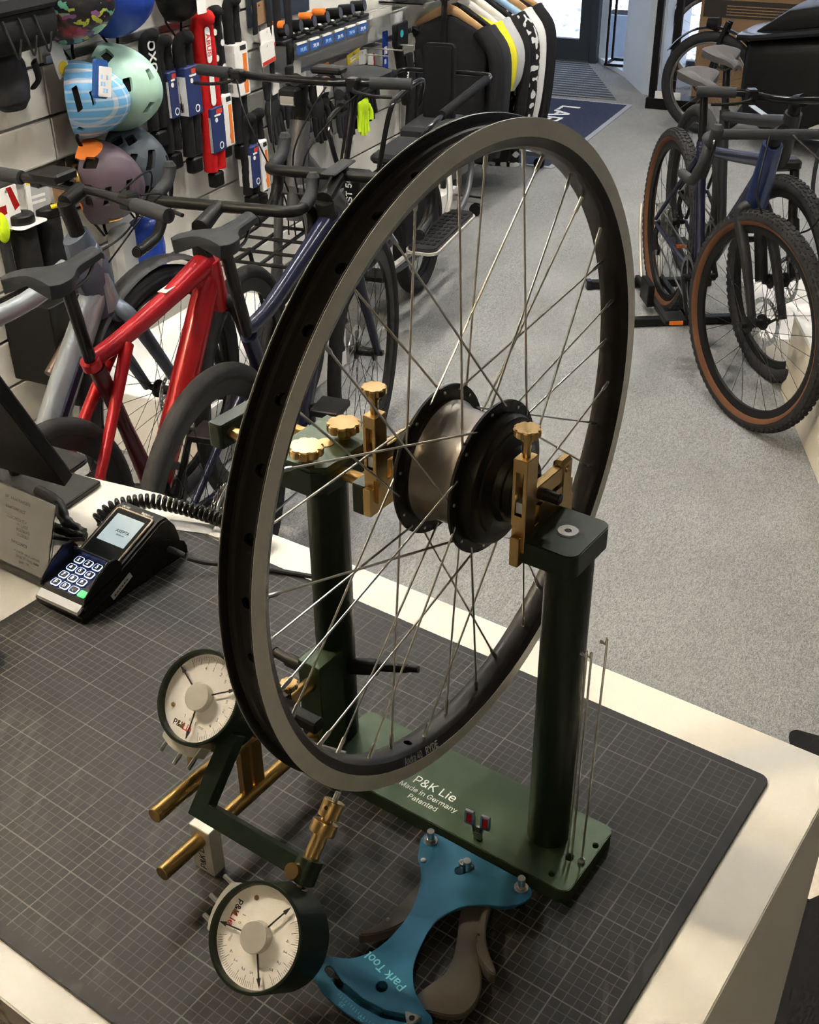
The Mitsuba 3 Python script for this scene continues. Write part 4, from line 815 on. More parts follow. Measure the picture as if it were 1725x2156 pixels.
part(bk, 'stem', join(cyl(P3(.683, .95), P3(.655, 1.06), .021, 20), tube([P3(.655, 1.055), P3(.70, 1.075)], .02, 12)), 'm_black', M=M)
hb = flat_bar(bk, M, .70, 1.075, .72, back=.05, steer=0)
part(bk, 'front_light', box(.72, .765, -.030, .030, 1.01, 1.06, .006), 'm_black_gloss', M=M, smooth=False)
part(bk, 'light_lens', box(.7655, .769, -.024, .024, 1.015, 1.040, .002), 'm_steel', M=M, smooth=False)
part(bk, 'display', box(.64, .70, .05, .15, 1.095, 1.115, .006), 'm_black', M=M, smooth=False)
for yy, k in ((-.06, 0), (-.02, 1), (.04, 2), (.08, 3)):
    cable(bk, M, [(.74, yy * 3, 1.07), (.82 - .02 * k, yy * 2, 1.0), (.83, yy, .88), (.76, yy * .5, .72), (.74, yy * .6, .60)])
seatpost(bk, M, (.400, .64), (.235, .955), .0165)
saddle(bk, M, .10, 1.0, .27, .19, groove=False)
part(bk, 'seat_collar', cyl(P3(.392, .655), P3(.385, .675), .022, 18), 'm_black', M=M)
part(bk, 'seat_pad', box(-.42, -.12, -.10, .10, .600, .640, .014), 'm_charcoal_fabric', M=M, smooth=35, label='flat passenger seat pad')
part(bk, 'seat_pad', box(-.74, -.45, -.10, .10, .610, .665, .014), 'm_charcoal_fabric', M=M, smooth=35, label='rear passenger seat pad')
part(bk, 'backrest', mv(rbox(.135, .31, .045, .02, .010), frame((-.64, -.0, .80), (0, -1, 0), (0, 0, 1))), 'm_black_matte', M=M, smooth=35, label='upright padded backrest')
for s in (1, -1):
    part(bk, 'hand_rail', tube(smooth_path([(.10, s * .12, .60), (.08, s * .17, .74), (-.02, s * .20, .80), (-.40, s * .20, .815), (-.72, s * .20, .825), (-.76, s * .12, .825)] + ([(-.76, 0, .825)]), 5), .0095, 10), 'm_black_gloss', M=M)
    part(bk, 'rail_pad', cyl((-.10, s * .20, .808), (-.66, s * .20, .825), .018, 14), 'm_black_matte', M=M)
    part(bk, 'front_rail', tube(smooth_path([(.34, s * .10, .60), (.36, s * .17, .90), (.28, s * .18, .955), (.05, s * .18, .96), (-.02, s * .14, .86)], 5), .009, 8), 'm_black_gloss', M=M)
    fb = part(bk, 'footboard', mv(rbox(.50, .115, .020, .035, .004), frame((-.10, s * .205, .365), (1, 0, 0), (0, 1, 0))), 'm_darkgrey_paint', M=M, smooth=False)
    part(fb, 'edge_strip', mv(poly3(rrect(.515, .13, .04).difference(rrect(.495, .112, .034)), .010), frame((-.10, s * .205, .363), (1, 0, 0), (0, 1, 0))), 'm_alu', M=M, smooth=False)
    part(fb, 'tread_stud', join(*[box(-.30 + .042 * i, -.28 + .042 * i, s * .205 - .04 + .022 * j, s * .205 - .026 + .022 * j, .3855, .3875) for i in range(10) for j in range(4)]), 'm_black_matte', M=M, smooth=False, kind='stuff')
    part(bk, 'side_bag', box(-.34, .06, s * .10 - .012, s * .10 + .012, .30, .56, .01), 'm_black_fabric', M=M, smooth=False)
    part(bk, 'side_tube', tube(smooth_path([(-.46, s * .10, .58), (-.36, s * .15, .42), (-.20, s * .15, .34), (.10, s * .13, .33), (.26, s * .08, .30)], 5), .012, 8), 'm_alu', M=M)
cr = part(bk, 'front_carrier', join(*[tube([(.68, y, .60), (1.02, y, .60)], .006, 8) for y in (-.17, -.085, 0, .085, .17)], *[tube([(x, -.17, .60), (x, .17, .60)], .006, 8) for x in (.68, .80, .92, 1.02)], *[tube([(.90, s * .10, .60), (.86, s * .07, .30)], .007, 8) for s in (1, -1)]), 'm_black', M=M)
lb = part(bk, 'lock_box', box(.28, .40, -.075, .075, .58, .70, .006), 'm_black', M=M, smooth=False)
part(lb, 'lettering', join(*[mv(text('FAST 50', .022, .001, True), frame((.4008, y, .64), (0, 0, 1), (0, -1, 0))) for y in (.035, -.025)]), 'm_ink_white', M=M, smooth=False)
crankset(bk, M, .22, .28, .07, 205., refl=False)
part(bk, 'kickstand', join(tube([(.10, -.05, .26), (.08, -.17, .02)], .012, 8), box(.03, .14, -.19, -.15, .002, .02, .004)), 'm_black', M=M)
part(bk, 'rear_grip', cyl((-.02, -.13, .50), (-.06, -.15, .38), .020, 14), 'm_grey_rubber', M=M)
# ---- blue gravel bike and black hybrid on the right
bk = thing('bicycle', 'dark blue gravel bike with tan-walled tyres and drop bar, right of the aisle', 'bicycle', 'bicycles right of the aisle')
M = bike_frame(-.940, 3.545, 2.629)
wheel_bike(bk, 'rear_wheel', M, (0, .355), .357, .048, wall='m_tanwall', knobs=True, cassette=True, rotor=-1)
wheel_bike(bk, 'front_wheel', M, (1.035, .355), .357, .048, wall='m_tanwall', knobs=True, rotor=1, steer=17)
part(bk, 'frame', join(fr_tubes(([(.285, .715), (.60, .775), (.925, .845)], (.017, .019, .022)), ([(.945, .895), (.885, .70)], (.029, .033)), ([(.915, .80), (.66, .53), (.43, .30)], (.028, .029, .028)), ([(.265, .735), (.34, .52), (.43, .29)], (.019, .018, .02))), stays(.29, .68, .0, .37), stays(.43, .29, 0, .355)), 'm_navy_paint', M=M, smooth=40)
part(bk, 'head_tube', fr_tubes(([(.948, .90), (.882, .69)], (.031, .036))), 'm_blue_paint', M=M, label='blue head tube')
part(bk, 'head_badge', mv(mv(text('7', .035, .001, True), np.eye(4)), frame((.945, 0, .80), (0, 1, 0), nrm((.30, 0, .95)))), pm('m_badge', (.10, .25, .55), .4), M=M, smooth=False)
fork(bk, M, (.945, .895), (.885, .685), (1.035, .355), 'm_darkgrey_paint', w=.055, r=(.021, .013), steer=17)
part(bk, 'stem', join(cyl(P3(.948, .90), P3(.955, .935), .022, 20), tube([P3(.955, .93), P3(1.01, .955)], .019, 12)), 'm_black', M=M)
drop_bar(bk, M, 1.01, .945, .46, steer=-6, flare=.03, mat='m_grey_rubber')
cable(bk, M, [(1.04, .02, .95), (1.16, .10, .86), (1.12, .10, .70), (.98, .04, .62)], .003); cable(bk, M, [(1.04, -.05, .95), (1.14, -.10, .82), (1.05, -.04, .72)], .003)
seatpost(bk, M, (.268, .73), (.222, .905)); saddle(bk, M, .10, .955, .25, .15, mat='m_saddle_grey')
crankset(bk, M, .43, .285, .085, -35., (0, .355, .05))
bk = thing('bicycle', 'black hybrid bike with flat bar and plain black tyres, behind the blue gravel bike', 'bicycle', 'bicycles right of the aisle')
M = bike_frame(-.985, 3.985, 2.629) @ np.eye(4)
M[:3, 3] += .03 * EV
wheel_bike(bk, 'rear_wheel', M, (0, .355), .357, .050, cassette=True, tire='m_rubber'); wheel_bike(bk, 'front_wheel', M, (1.06, .355), .357, .050, knobs=True, rotor=1, steer=8)
part(bk, 'frame', join(fr_tubes(([(.285, .735), (.62, .80), (.93, .865)], (.019, .021, .024)), ([(.955, .90), (.895, .72)], (.029, .032)), ([(.925, .82), (.66, .53), (.43, .30)], (.03, .03, .028)), ([(.265, .755), (.34, .52), (.43, .29)], (.02, .018, .02))), stays(.29, .68, .0, .37), stays(.43, .29, 0, .355)), 'm_darkgrey_paint', M=M, smooth=40)
part(bk, 'suspension_fork', join(*[cyl((.90, s * .058, .70), (.965, s * .058, .52), .016, 16) for s in (1, -1)], *[cyl((.96, s * .058, .54), (1.06, s * .058, .355), .022, 16) for s in (1, -1)], box(.865, .925, -.075, .075, .695, .735, .01)), 'm_black', M=M)
part(bk, 'stem', join(cyl(P3(.955, .90), P3(.962, .945), .021, 20), tube([P3(.962, .94), P3(1.02, .955)], .021, 12)), 'm_black', M=M)
flat_bar(bk, M, 1.02, .955, .68, steer=-4, rise=.02, back=.05)
part(bk, 'top_label', box(.55, .90, -.012, .012, .8335, .8355), 'm_silver_paint', M=mv and M, smooth=False)
seatpost(bk, M, (.268, .75), (.222, .905)); saddle(bk, M, .10, .955, .25, .15, mat='m_saddle_grey')
crankset(bk, M, .43, .285, .085, 200., (0, .355, .05))

# ================= things on the counter
# ---- card terminal
tk = thing('card_terminal', 'black card payment terminal with lit keypad and grey screen on the cutting mat', 'card terminal')
def xprof(prof, x0, x1, b=.0012):
    """profile in (y, z) extruded along x."""
    return mv(bevel_poly(sg.Polygon(prof), x1 - x0, b), frame((x0, 0, 0), (0, 1, 0), (0, 0, 1)))
TO = (-.8820, -.2270, MT)
TMx = rotz(TO, 2.5)
part(tk, 'body', xprof([(0, .004), (0, .018), (.010, .026), (.064, .038), (.150, .070), (.163, .069), (.176, .050), (.182, .030), (.182, .002), (.010, .0)], .003, .086, .003), 'm_black', M=TMx, smooth=25)
part(tk, 'cradle', xprof([(-.002, .001), (-.004, .010), (.055, .022), (.128, .050), (.150, .046), (.186, .020), (.190, .010), (.190, .0), (.01, -.0)], 0, .0895, .002), 'm_black_gloss', M=TMx, smooth=25)
part(tk, 'front_bumper', xprof([(-.006, .012), (-.006, .017), (.004, .022), (.008, .016)], .006, .083, .0012), 'm_grey_card', M=TMx, smooth=False, label='worn grey front lip')
KF = TMx @ frame((.0445, .037, .0327), (1, 0, 0), nrm((0, .054, .012)))         # keypad plane
SF = TMx @ frame((.0445, .107, .0549), (1, 0, 0), nrm((0, .086, .032)))          # screen plane
guard = []
for s in (-1, 1):
    g = sg.Polygon([(-.033, -.002), (.036, -.002), (.040, .006), (.034, .020), (.020, .024), (-.004, .018), (-.030, .004)])
    guard.append(mv(bevel_poly(g, .0035, .001), KF @ frame((s * .040 - .00175, 0, 0), (0, 1, 0), (0, 0, 1))))
guard.append(mv(bevel_poly(sg.Polygon([(-.042, 0), (.042, 0), (.042, .004), (.036, .012), (-.036, .012), (-.042, .004)]), .004, .001), KF @ frame((0, .034, 0), (1, 0, 0), (0, 0, 1))))
part(tk, 'keypad_guard', join(*guard), 'm_black', smooth=25)
rows = ['123', '456', '789', 'F0.']
ktxt = {'2': '2 ABC', '3': '3 DEF', '4': '4 GHI', '5': '5 JKL', '6': '6 MNO', '7': '7 PRS', '8': '8 TUV', '9': '9 WXY'}
pm('m_key_glow', (.25, .35, .75), .5); pm('m_key', (.02, .02, .025), .4); pm('m_key_green', (.05, .45, .12), .5)
for j, r in enumerate(rows):
    for i, c in enumerate(r):
        x, y = -.021 + .0165 * i, .022 - .0145 * j
        kk = part(tk, 'key', bevel_poly(rrect(.0112, .0088, .002), .0022, .0005), 'm_key', M=KF @ frame((x, y, .0012), (1, 0, 0), (0, 1, 0)), smooth=False)
        part(kk, 'glow_rim', poly3(rrect(.0132, .0108, .003).difference(rrect(.0110, .0086, .002)), .0014), 'm_key_glow', M=KF @ frame((x, y, .0012), (1, 0, 0), (0, 1, 0)), smooth=False, emit=(.10, .15, .42))
        part(kk, 'digit', mv(text(c, .0052, .0002, True), frame((x, y, .0035), (1, 0, 0), (0, 1, 0))), 'm_ink_white', M=KF, smooth=False, emit=(.13, .14, .17))
part(tk, 'key', bevel_poly(rrect(.0125, .010, .002), .0026, .0005), 'm_key_green', M=KF @ frame((.0285, -.0225, .001), (1, 0, 0), (0, 1, 0)), smooth=False, emit=(.010, .085, .02), label='green enter key')
part(tk, 'screen_frame', bevel_poly(rrect(.0665, .088, .005), .0025, .0006), pm('m_bronze_trim', (.16, .13, .10), .35, .6), M=SF, smooth=False)
part(tk, 'screen', bevel_poly(rrect(.061, .083, .003), .003, .0003), 'm_glass_black', M=SF, smooth=False)
pm('m_lcd', (.10, .12, .12), .25)
part(tk, 'lit_display', poly3(rrect(.049, .046, .001), .0004), 'm_lcd', M=SF @ frame((.001, .010, .0030), (1, 0, 0), (0, 1, 0)), smooth=False, emit=(.038, .046, .047))
part(tk, 'display_text', join(mv(text('AXEPTA', .0042, .0002, True), frame((.006, .009, .0034), (1, 0, 0), (0, 1, 0))), mv(text('Welkom', .0026, .0002), frame((.006, .003, .0034), (1, 0, 0), (0, 1, 0)))), 'm_ink_black', M=SF, smooth=False)
part(tk, 'lettering', join(mv(text('ingenico', .0036, .0002, True), frame((.019, .0465, .0025), (1, 0, 0), (0, 1, 0))), mv(text('DESK5', .0030, .0002), frame((-.020, .0465, .0025), (1, 0, 0), (0, 1, 0)))), 'm_silver_print', M=SF, smooth=False)
sl = part(tk, 'sticker', mv(poly3(sg.box(0, 0, .040, .0095), .0003), TMx @ frame((.0897, .048, .0065), nrm((0, .040, .017)), nrm((0, -.017, .040)))), 'm_grey_card', smooth=False, label='grey side sticker')
part(sl, 'print', mv(join(*[mv(box(.004 + .005 * i, .0075 + .005 * i, .003, .0058, 0, .0004), np.eye(4)) for i in range(6)]), TMx @ frame((.0901, .048, .0065), nrm((0, .040, .017)), nrm((0, -.017, .040)))), 'm_ink', smooth=False)
part(tk, 'plug', mv(lathe([(0, 0), (.0055, 0), (.0045, .018), (.0035, .026), (0, .026)], 16), TMx @ axis_frame((.088, .155, .024), (.115, .160, .020))), 'm_grey_rubber')
part(tk, 'cord', tube(smooth_path([(-.770, -.064, .022), (-.745, -.05, .016), (-.71, -.022, .010), (-.655, .004, .006), (-.60, .022, .006)], 6), .0032, 8), 'm_grey_rubber')
# ---- coiled cord
solo('coiled_cord', helix(smooth_path([(-.955, -.062, .012), (-.945, -.035, .026), (-.915, -.002, .030), (-.885, .016, .026), (-.84, .032, .020), (-.79, .040, .016), (-.72, .044, .015)], 8), .0085, 34, .0031, 8), 'm_black_gloss', 'black coiled telephone cord curling behind the card terminal', 'cord', smooth=50)
# ---- cables in sleeves, tablet, sign, monitor
for i, (pts, r) in enumerate((([(-1.08, -.06, .02), (-1.02, -.075, .028), (-.985, -.09, .016), (-.955, -.088, .006)], .0085), ([(-1.07, -.10, .012), (-1.01, -.105, .012), (-.97, -.10, .008), (-.945, -.092, .006)], .007), ([(-1.06, -.125, .006), (-1.0, -.125, .008), (-.96, -.11, .006), (-.942, -.095, .006)], .003))):
    p = smooth_path(pts, 12)
    k = solo('cable', tube(p, r * (1 + .06 * np.sign(np.sin(np.arange(len(p)) * 1.05))) if r > .005 else r, 12), 'm_black', ('thick black sleeved cable, upper of the bundle behind the acrylic sign', 'black sleeved cable, middle of the bundle behind the acrylic sign', 'thin black cable lowest in the bundle behind the acrylic sign')[i], 'cable', 'cables behind the acrylic sign')
tb = thing('tablet', 'flat black tablet lying on the counter behind the acrylic sign', 'tablet')
TBM = rotz((-1.135, -.045, .001), 8)
part(tb, 'body', bevel_poly(rrect(.205, .115, .008), .007, .0015), 'm_black', M=TBM, smooth=False)
part(tb, 'glass', poly3(rrect(.198, .108, .006), .0006, .0068), 'm_glass_black', M=TBM, smooth=False)
# monitor leaning back on its foot
mo = thing('monitor', 'black monitor seen from behind at the left edge of the counter', 'monitor')
_a = math.radians(9); bx = A([math.cos(_a), math.sin(_a), 0]); _u = nrm(A([-.05, -.44, .90])); _u = nrm(_u - bx * (_u @ bx))
MM = np.eye(4); MM[:3, 0], MM[:3, 1], MM[:3, 2], MM[:3, 3] = bx, _u, np.cross(bx, _u), (-.992, -.058, .075)
part(mo, 'panel', box(-.52, 0, 0, .34, -.0, .022, .002), 'm_black_matte', M=MM, smooth=False)
part(mo, 'bezel', box(-.515, -.004, .004, .336, -.0025, -.0, .0006), 'm_black', M=MM, smooth=False)
part(mo, 'stand', join(tube([(-1.168, -.035, .004), (-1.185, -.030, .10), (-1.20, -.06, .20)], .009, 12), mv(rbox(.20, .15, .008, .02), rotz((-1.20, -.02, .0005), 9))), 'm_black', smooth=25)
sg_ = thing('sign_holder', 'clear acrylic sign holder with a printed payment notice on the counter', 'sign')
SM = frame((-.985, -.1935, .003), nrm((1, .03, 0)), z=nrm((0, -.93, .36))); 
pw, ph = .158, .108
part(sg_, 'front_sheet', box(-pw / 2, pw / 2, 0, ph, .0018, .0034), 'm_acrylic', M=SM, smooth=False)
part(sg_, 'back_sheet', box(-pw / 2, pw / 2, 0, ph, -.0020, -.0006), 'm_acrylic', M=SM, smooth=False)
part(sg_, 'foot', mv(box(-pw / 2, pw / 2, -.012, .040, 0, .0024), frame((-.985, -.1935, .0006), nrm((1, .03, 0)), (-.03, 1, 0))), 'm_acrylic', smooth=False)
ppr = part(sg_, 'paper', box(-pw / 2 + .002, pw / 2 - .002, .001, ph - .002, 0, .0008), 'm_paper', M=SM, smooth=False)
lines = [('WE AANVAARDEN', .0042, -.020, .092), ('- BANCONTACT', .0042, -.024, .079), ('- ECOCHEQUES:', .0042, -.020, .066), ('-PLUXEE', .0042, -.006, .0595), ('-EDENRED', .0042, -.004, .053), ('-SODEXO', .0042, -.004, .0465), ('- PAYCONIQ', .0042, -.010, .034), ('* CASH: tot maximum', .0036, .010, .0225), ('3000,00 euro, meer', .0036, .012, .0165), ('gaat niet', .0036, .006, .0105)]
part(ppr, 'print', join(*[mv(text(s, h, .0002), frame((x + .025, y, .0008), (1, 0, 0), (0, 1, 0))) for s, h, x, y in lines]), 'm_ink', M=SM, smooth=False)
solo('paper_slip', mv(box(-.035, .035, -.012, .012, 0, .0006), rotz((-.845, .0135, .0035), 22)), 'm_grey_card', 'small grey paper slip under the coiled cord', 'paper', smooth=False)
solo('paper_slip', mv(box(-.05, .05, -.008, .008, 0, .0006), rotz((-.76, .028, .0035), 8)), 'm_paper', 'narrow white paper strip right of the card terminal', 'paper', smooth=False)
# ---- smooth mauve object at the very left edge
mb = thing('computer_mouse', 'rounded mauve mouse half cut off by the left picture edge', 'mouse')
part(mb, 'shell', sphere((-.852, -.362, .0225), 1, 3, (.030, .040, .021)), pm('m_mauve', (.115, .075, .080), .35), smooth=True)
part(mb, 'top_plate', sphere((-.853, -.358, .0268), 1, 3, (.0255, .034, .0190)), 'm_white', smooth=True)  # white cap over the upper part of the mauve shell

# ================= goods on the slat wall (x = out from the wall, y = along it to the north, z up)
def wall_frame(n, z, d=0.): return frame(W(EW + d, n, z), EV, NV)
def wall_face(n, z, d):      # local x = along the wall (to the right when facing it), y = up, z = out of the wall
    return frame(W(EW + d, n, z), NV, (0, 0, 1.))
WF = lambda n, z, d: (lambda M: M)(np.block([[np.stack([NV, A([0, 0, 1.]), EV], 1), W(EW + d, n, z)[:, None]], [A([[0, 0, 0, 1.]])]]))
def hook(b, n, z, L=.14, mat='m_steel'):
    return part(b, 'hook', join(*[tube([(0.0, s * .0, 0), (L, s * .0, 0), (L + .012, 0, .018)], .0032, 8) for s in (0,)], box(-.002, .004, -.02, .02, -.012, .012)), mat, M=wall_frame(n, z, .002))
def helmet(n, z, name_label, mat, yaw=0., L=.27, wd=.20, ht=.155, vents=(), patch=None, d=.05, group='helmets on the slat wall', ridges=0.):
    """bike helmet hung nose-down: faceted shell with cut vents, dark liner and straps. vents: (azimuth, elevation, width, height, turn) seen from the shop."""
    h = thing('helmet', name_label, 'helmet', group)
    s = trimesh.creation.icosphere(subdivisions=4, radius=1.); u = s.vertices
    k = 1 + ridges * np.cos(5 * np.arctan2(u[:, 1], np.maximum(u[:, 2], 1e-6))) * np.clip(u[:, 2], 0, 1) * np.clip(1 - u[:, 0] ** 2, 0, 1)
    v = u * np.stack([np.full(len(u), L / 2), wd / 2 * (1 - .12 * u[:, 0]), ht * (1 - .16 * np.clip(u[:, 0], 0, 1) ** 2)], 1) * k[:, None]
    shell = trimesh.Trimesh(v, s.faces, process=False); inn = trimesh.Trimesh(v * A([.89, .87, .90]), s.faces, process=False)
    edge = trimesh.util.concatenate([box(-1, 1, -1, 1, -1, -.004)])
    S = man(shell) - man(inn) - man(edge)
    R = np.eye(4); R[:3, :3] = np.stack([A([0, 0, -1.]), A([0, 1., 0]), A([1., 0, 0])], 1)
    a = math.radians(yaw); Y = np.eye(4); Y[:3, :3] = [[math.cos(a), -math.sin(a), 0], [math.sin(a), math.cos(a), 0], [0, 0, 1]]
    M = wall_frame(n, z, d) @ Y @ R
    Li = (Y @ R)[:3, :3].T
    def direction(al, be):
        al, be = math.radians(al), math.radians(be); v0, r0 = A([.62, -.78, 0]), A([.78, .62, 0])
        return Li @ (math.cos(be) * (math.cos(al) * v0 + math.sin(al) * r0) + A([0, 0, math.sin(be)]))
    cuts = []
    for al, be, w_, h_, tn in vents:
        dd = direction(al, be); upv = Li @ A([0, 0, 1.]); xx = nrm(np.cross(upv, dd)); F = frame((0, 0, 0), xx, z=dd)
        t = math.radians(tn); F = F @ frame((0, 0, 0), (math.cos(t), math.sin(t), 0), (-math.sin(t), math.cos(t), 0))
        g = sg.Polygon([(-w_ * .5, -h_ * .5), (w_ * .42, -h_ * .38), (w_ * .5, h_ * .5), (-w_ * .36, h_ * .42)]).buffer(-w_ * .12).buffer(w_ * .12, quad_segs=3)
        cuts.append(man(mv(poly3(g, .2, .045), F)))
    if cuts: S = m3.Manifold.batch_boolean([S] + cuts, m3.OpType.Subtract)
    P = None
    if patch:
        for al, be, rr in patch[1]:
            q = man(sphere(direction(al, be) * A([L / 2, wd / 2, ht]), rr, 3)); P = q if P is None else P + q
        part(h, 'shell', tm(S - P), mat, M=M, smooth=35); part(h, 'rear_panel', tm(S ^ P), patch[0], M=M, smooth=35, label='orange panel')
    else: part(h, 'shell', tm(S), mat, M=M, smooth=35)
    ln = tm(man(trimesh.Trimesh(inn.vertices * .985, inn.faces, process=False)) - man(box(-1, 1, -1, 1, -1, -.002)))
    part(h, 'liner', ln, 'm_eps', M=M, smooth=40)
    part(h, 'strap', join(*[tube(smooth_path([(.06, sy * .055, .02), (.10, sy * .045, .0), (.145, sy * .018, .01), (.17, sy * .008, .02)], 5), .0055, 6, sx=.25) for sy in (1, -1)]), 'm_black_fabric', M=M)
    return h
helmet(1.845, .405, 'graffiti-printed helmet at the top of the slat wall', 'm_graffiti', yaw=0, L=.26, wd=.22, ht=.19)
helmet(2.055, .385, 'glossy royal blue helmet behind the graffiti-printed one', 'm_royal', yaw=0, L=.25, wd=.20, ht=.17)
hp = helmet(1.855, .115, 'blue and white checked child helmet with a hang tag', 'm_plaid', yaw=24, L=.225, wd=.175, ht=.165, vents=((6, 14, .020, .075, 8), (30, 12, .011, .045, 6), (4, -46, .022, .016, -20)))
tg = part(hp, 'hang_tag', mv(bevel_poly(rrect(.055, .105, .008), .012, .001), WF(1.775, .205, .215) @ frame((0, 0, 0), (.96, -.26, .0), (.26, .96, 0))), 'm_tag_blue', smooth=False)
part(tg, 'tag_card', mv(bevel_poly(rrect(.056, .082, .004), .002, .0005), WF(1.785, .196, .2285) @ frame((0, 0, 0), (.96, -.26, .0), (.26, .96, 0))), 'm_white', smooth=False)
part(tg, 'tag_print', mv(join(*[box(-.020 + .012 * i, -.012 + .012 * i, -.03 + .018 * j, -.018 + .018 * j, 0, .0004) for i in range(3) for j in range(3) if (i + j) % 3]), WF(1.785, .196, .2307) @ frame((0, 0, 0), (.96, -.26, .0), (.26, .96, 0))), 'm_lightblue', smooth=False)
helmet(2.020, .120, 'mint green helmet with many vents, right of the checked child helmet', 'm_mint', yaw=8, L=.265, wd=.215, ht=.175, ridges=.02, vents=((-26, 46, .022, .046, 14), (4, 56, .036, .050, 30), (24, 12, .030, .046, 0), (52, 18, .020, .036, 0), (14, -22, .028, .044, -18), (46, -16, .020, .046, -16), (-32, -36, .036, .036, -10)))
helmet(1.870, -.135, 'dark purple helmet with an orange rear panel above the bikes', 'm_purple', yaw=14, L=.265, wd=.205, ht=.170, ridges=.03, patch=('m_orange', ((-52, 6, .052), (-8, 66, .050), (-36, -22, .034))), vents=((-30, 38, .040, .052, 0), (-52, 8, .030, .040, 0), (6, 42, .046, .040, -20), (-10, 0, .036, .052, -14), (22, -8, .022, .070, -6), (48, 0, .024, .060, -6)))
helmet(2.035, -.125, 'slate grey vented helmet beside the purple and orange one', 'm_slate_helmet', yaw=4, L=.265, wd=.205, ht=.165, ridges=.03, vents=((-8, 50, .044, .036, 20), (22, 48, .036, .034, 10), (10, 14, .024, .085, -28), (38, 16, .026, .070, -20), (30, -24, .034, .044, -30), (58, 8, .020, .05, -10)))
hk = helmet(2.39, .365, 'black helmet with a white tag at the top picture edge', 'm_black', yaw=0, L=.22, wd=.18, ht=.13)
part(hk, 'tag', mv(bevel_poly(rrect(.05, .08, .003), .002, .0004), WF(2.36, .335, .185)), 'm_white', smooth=False)
# rails with hooks under the helmets
for n0, n1, z in ((1.80, 2.16, .2365), (1.36, 1.99, -.058), (2.15, 2.85, .2365), (3.02, 4.3, -.058)):
    solo('hook_rail', mv(box(0, .012, n0, n1, -.011, .011, .001), frame(W(EW, 0, z), EV, NV)), 'm_rail', {1.80: 'steel hook rail behind the checked and mint helmets', 1.36: 'steel hook rail above the bottle cages', 2.15: 'steel hook rail carrying the chain locks', 3.02: 'steel hook rail carrying the gloves'}[n0], 'rail', smooth=False)
# ---- black roll bag with hanging pouch
rbg = thing('handlebar_bag', 'black roll-top handlebar bag hanging in the upper left corner', 'bag')
part(rbg, 'roll', mv(lathe([(0, -.15), (.060, -.15), (.072, -.135), (.075, 0), (.072, .135), (.060, .15), (0, .15)], 28), frame(W(EW + .11, 1.545, .375), (0, 0, 1), nrm(EV))), 'm_black_fabric', smooth=40)
part(rbg, 'flap', mv(box(-.072, .085, -.145, .145, .035, .085, .012), frame(W(EW + .11, 1.545, .375), EV, NV)), 'm_charcoal_fabric', smooth=35)
part(rbg, 'elastic_cord', join(*[tube(smooth_path([W(EW + .185, 1.47 + .06 * i, .40), W(EW + .192, 1.485 + .06 * i, .34), W(EW + .178, 1.515 + .06 * i, .30), W(EW + .192, 1.52 + .06 * i, .35)], 5), .0032, 6) for i in range(3)]), 'm_grey_rubber')
part(rbg, 'pouch', loft([np.stack([np.full(20, zz) * 0 + 0, 0 * np.zeros(20), np.zeros(20)], 1) + A([W(EW + .075 + .045 * w_ * math.cos(t), 1.56 + oy + .070 * w_ * math.sin(t), zz) for t in np.linspace(0, 2 * np.pi, 20, endpoint=False)]) for zz, w_, oy in ((.30, .75, 0), (.27, .98, 0), (.22, 1.05, .0), (.175, .95, .0), (.150, .55, .01))]), 'm_charcoal_fabric', smooth=45, label='grey-black hanging pouch')
part(rbg, 'strap', join(*[tube(smooth_path([W(EW + .10, 1.49, .30), W(EW + .08, 1.475, .20), W(EW + .06, 1.455, .13), W(EW + .05, 1.45, .08)], 5), .019, 8, sx=.25, up=EV), tube(smooth_path([W(EW + .12, 1.63, .27), W(EW + .10, 1.66, .22), W(EW + .07, 1.665, .19)], 5), .014, 8, sx=.4, up=EV)]), 'm_black_fabric', smooth=40)
# tag with yellow dot
tg = thing('product_tag', 'white swing tag with a yellow dot beside the black bag', 'tag')
part(tg, 'card', mv(bevel_poly(rrect(.055, .105, .006), .002, .0005), WF(1.800, .245, .06) @ frame((0, 0, 0), (.97, .25, 0), (-.25, .97, 0))), 'm_paper', smooth=False)
part(tg, 'dot', mv(poly3(sg.Point(.002, -.03).buffer(.020), .0005, .0021), WF(1.800, .245, .06) @ frame((0, 0, 0), (.97, .25, 0), (-.25, .97, 0))), 'm_yellow', smooth=False)
# ---- carded goods in the lower left
def carded(name, label, cat, n, z, w, h, mat, d=.05, tilt=0., group=None, t=.004):
    k = thing(name, label, cat, group); a = math.radians(tilt)
    M = WF(n, z, d) @ frame((0, 0, 0), (math.cos(a), math.sin(a), 0), (-math.sin(a), math.cos(a), 0))
    part(k, 'card', bevel_poly(rrect(w, h, .004).difference(sg.Point(0, h / 2 - .012).buffer(.005)), t, .0006), mat, M=M, smooth=False)
    return k, M
k, M = carded('blister_pack', 'white and red blister pack hanging at the left picture edge', 'package', 1.500, -.115, .085, .125, 'm_white')
part(k, 'print', join(mv(poly3(sg.Polygon([(.0, .06), (.02, .06), (.042, .0), (.02, -.01)]), .0004, .0041), np.eye(4)), mv(box(-.04, -.012, -.01, .015, .0041, .0046), np.eye(4))), 'm_red_plastic', M=M, smooth=False)
k, M = carded('blister_pack', 'grey blister pack left of the gold bottle cages', 'package', 1.622, -.110, .098, .118, 'm_grey_card', tilt=-4)
part(k, 'print', join(*[box(-.03, .03, -.02 + .016 * i, -.012 + .016 * i, .0041, .0046) for i in range(2)], box(-.047, -.028, -.05, .055, .0041, .0046)), 'm_white', M=M, smooth=False)
part(k, 'badge', mv(poly3(sg.Point(-.036, .045).buffer(.008), .0006, .0046), np.eye(4)), 'm_yellow', M=M, smooth=False)
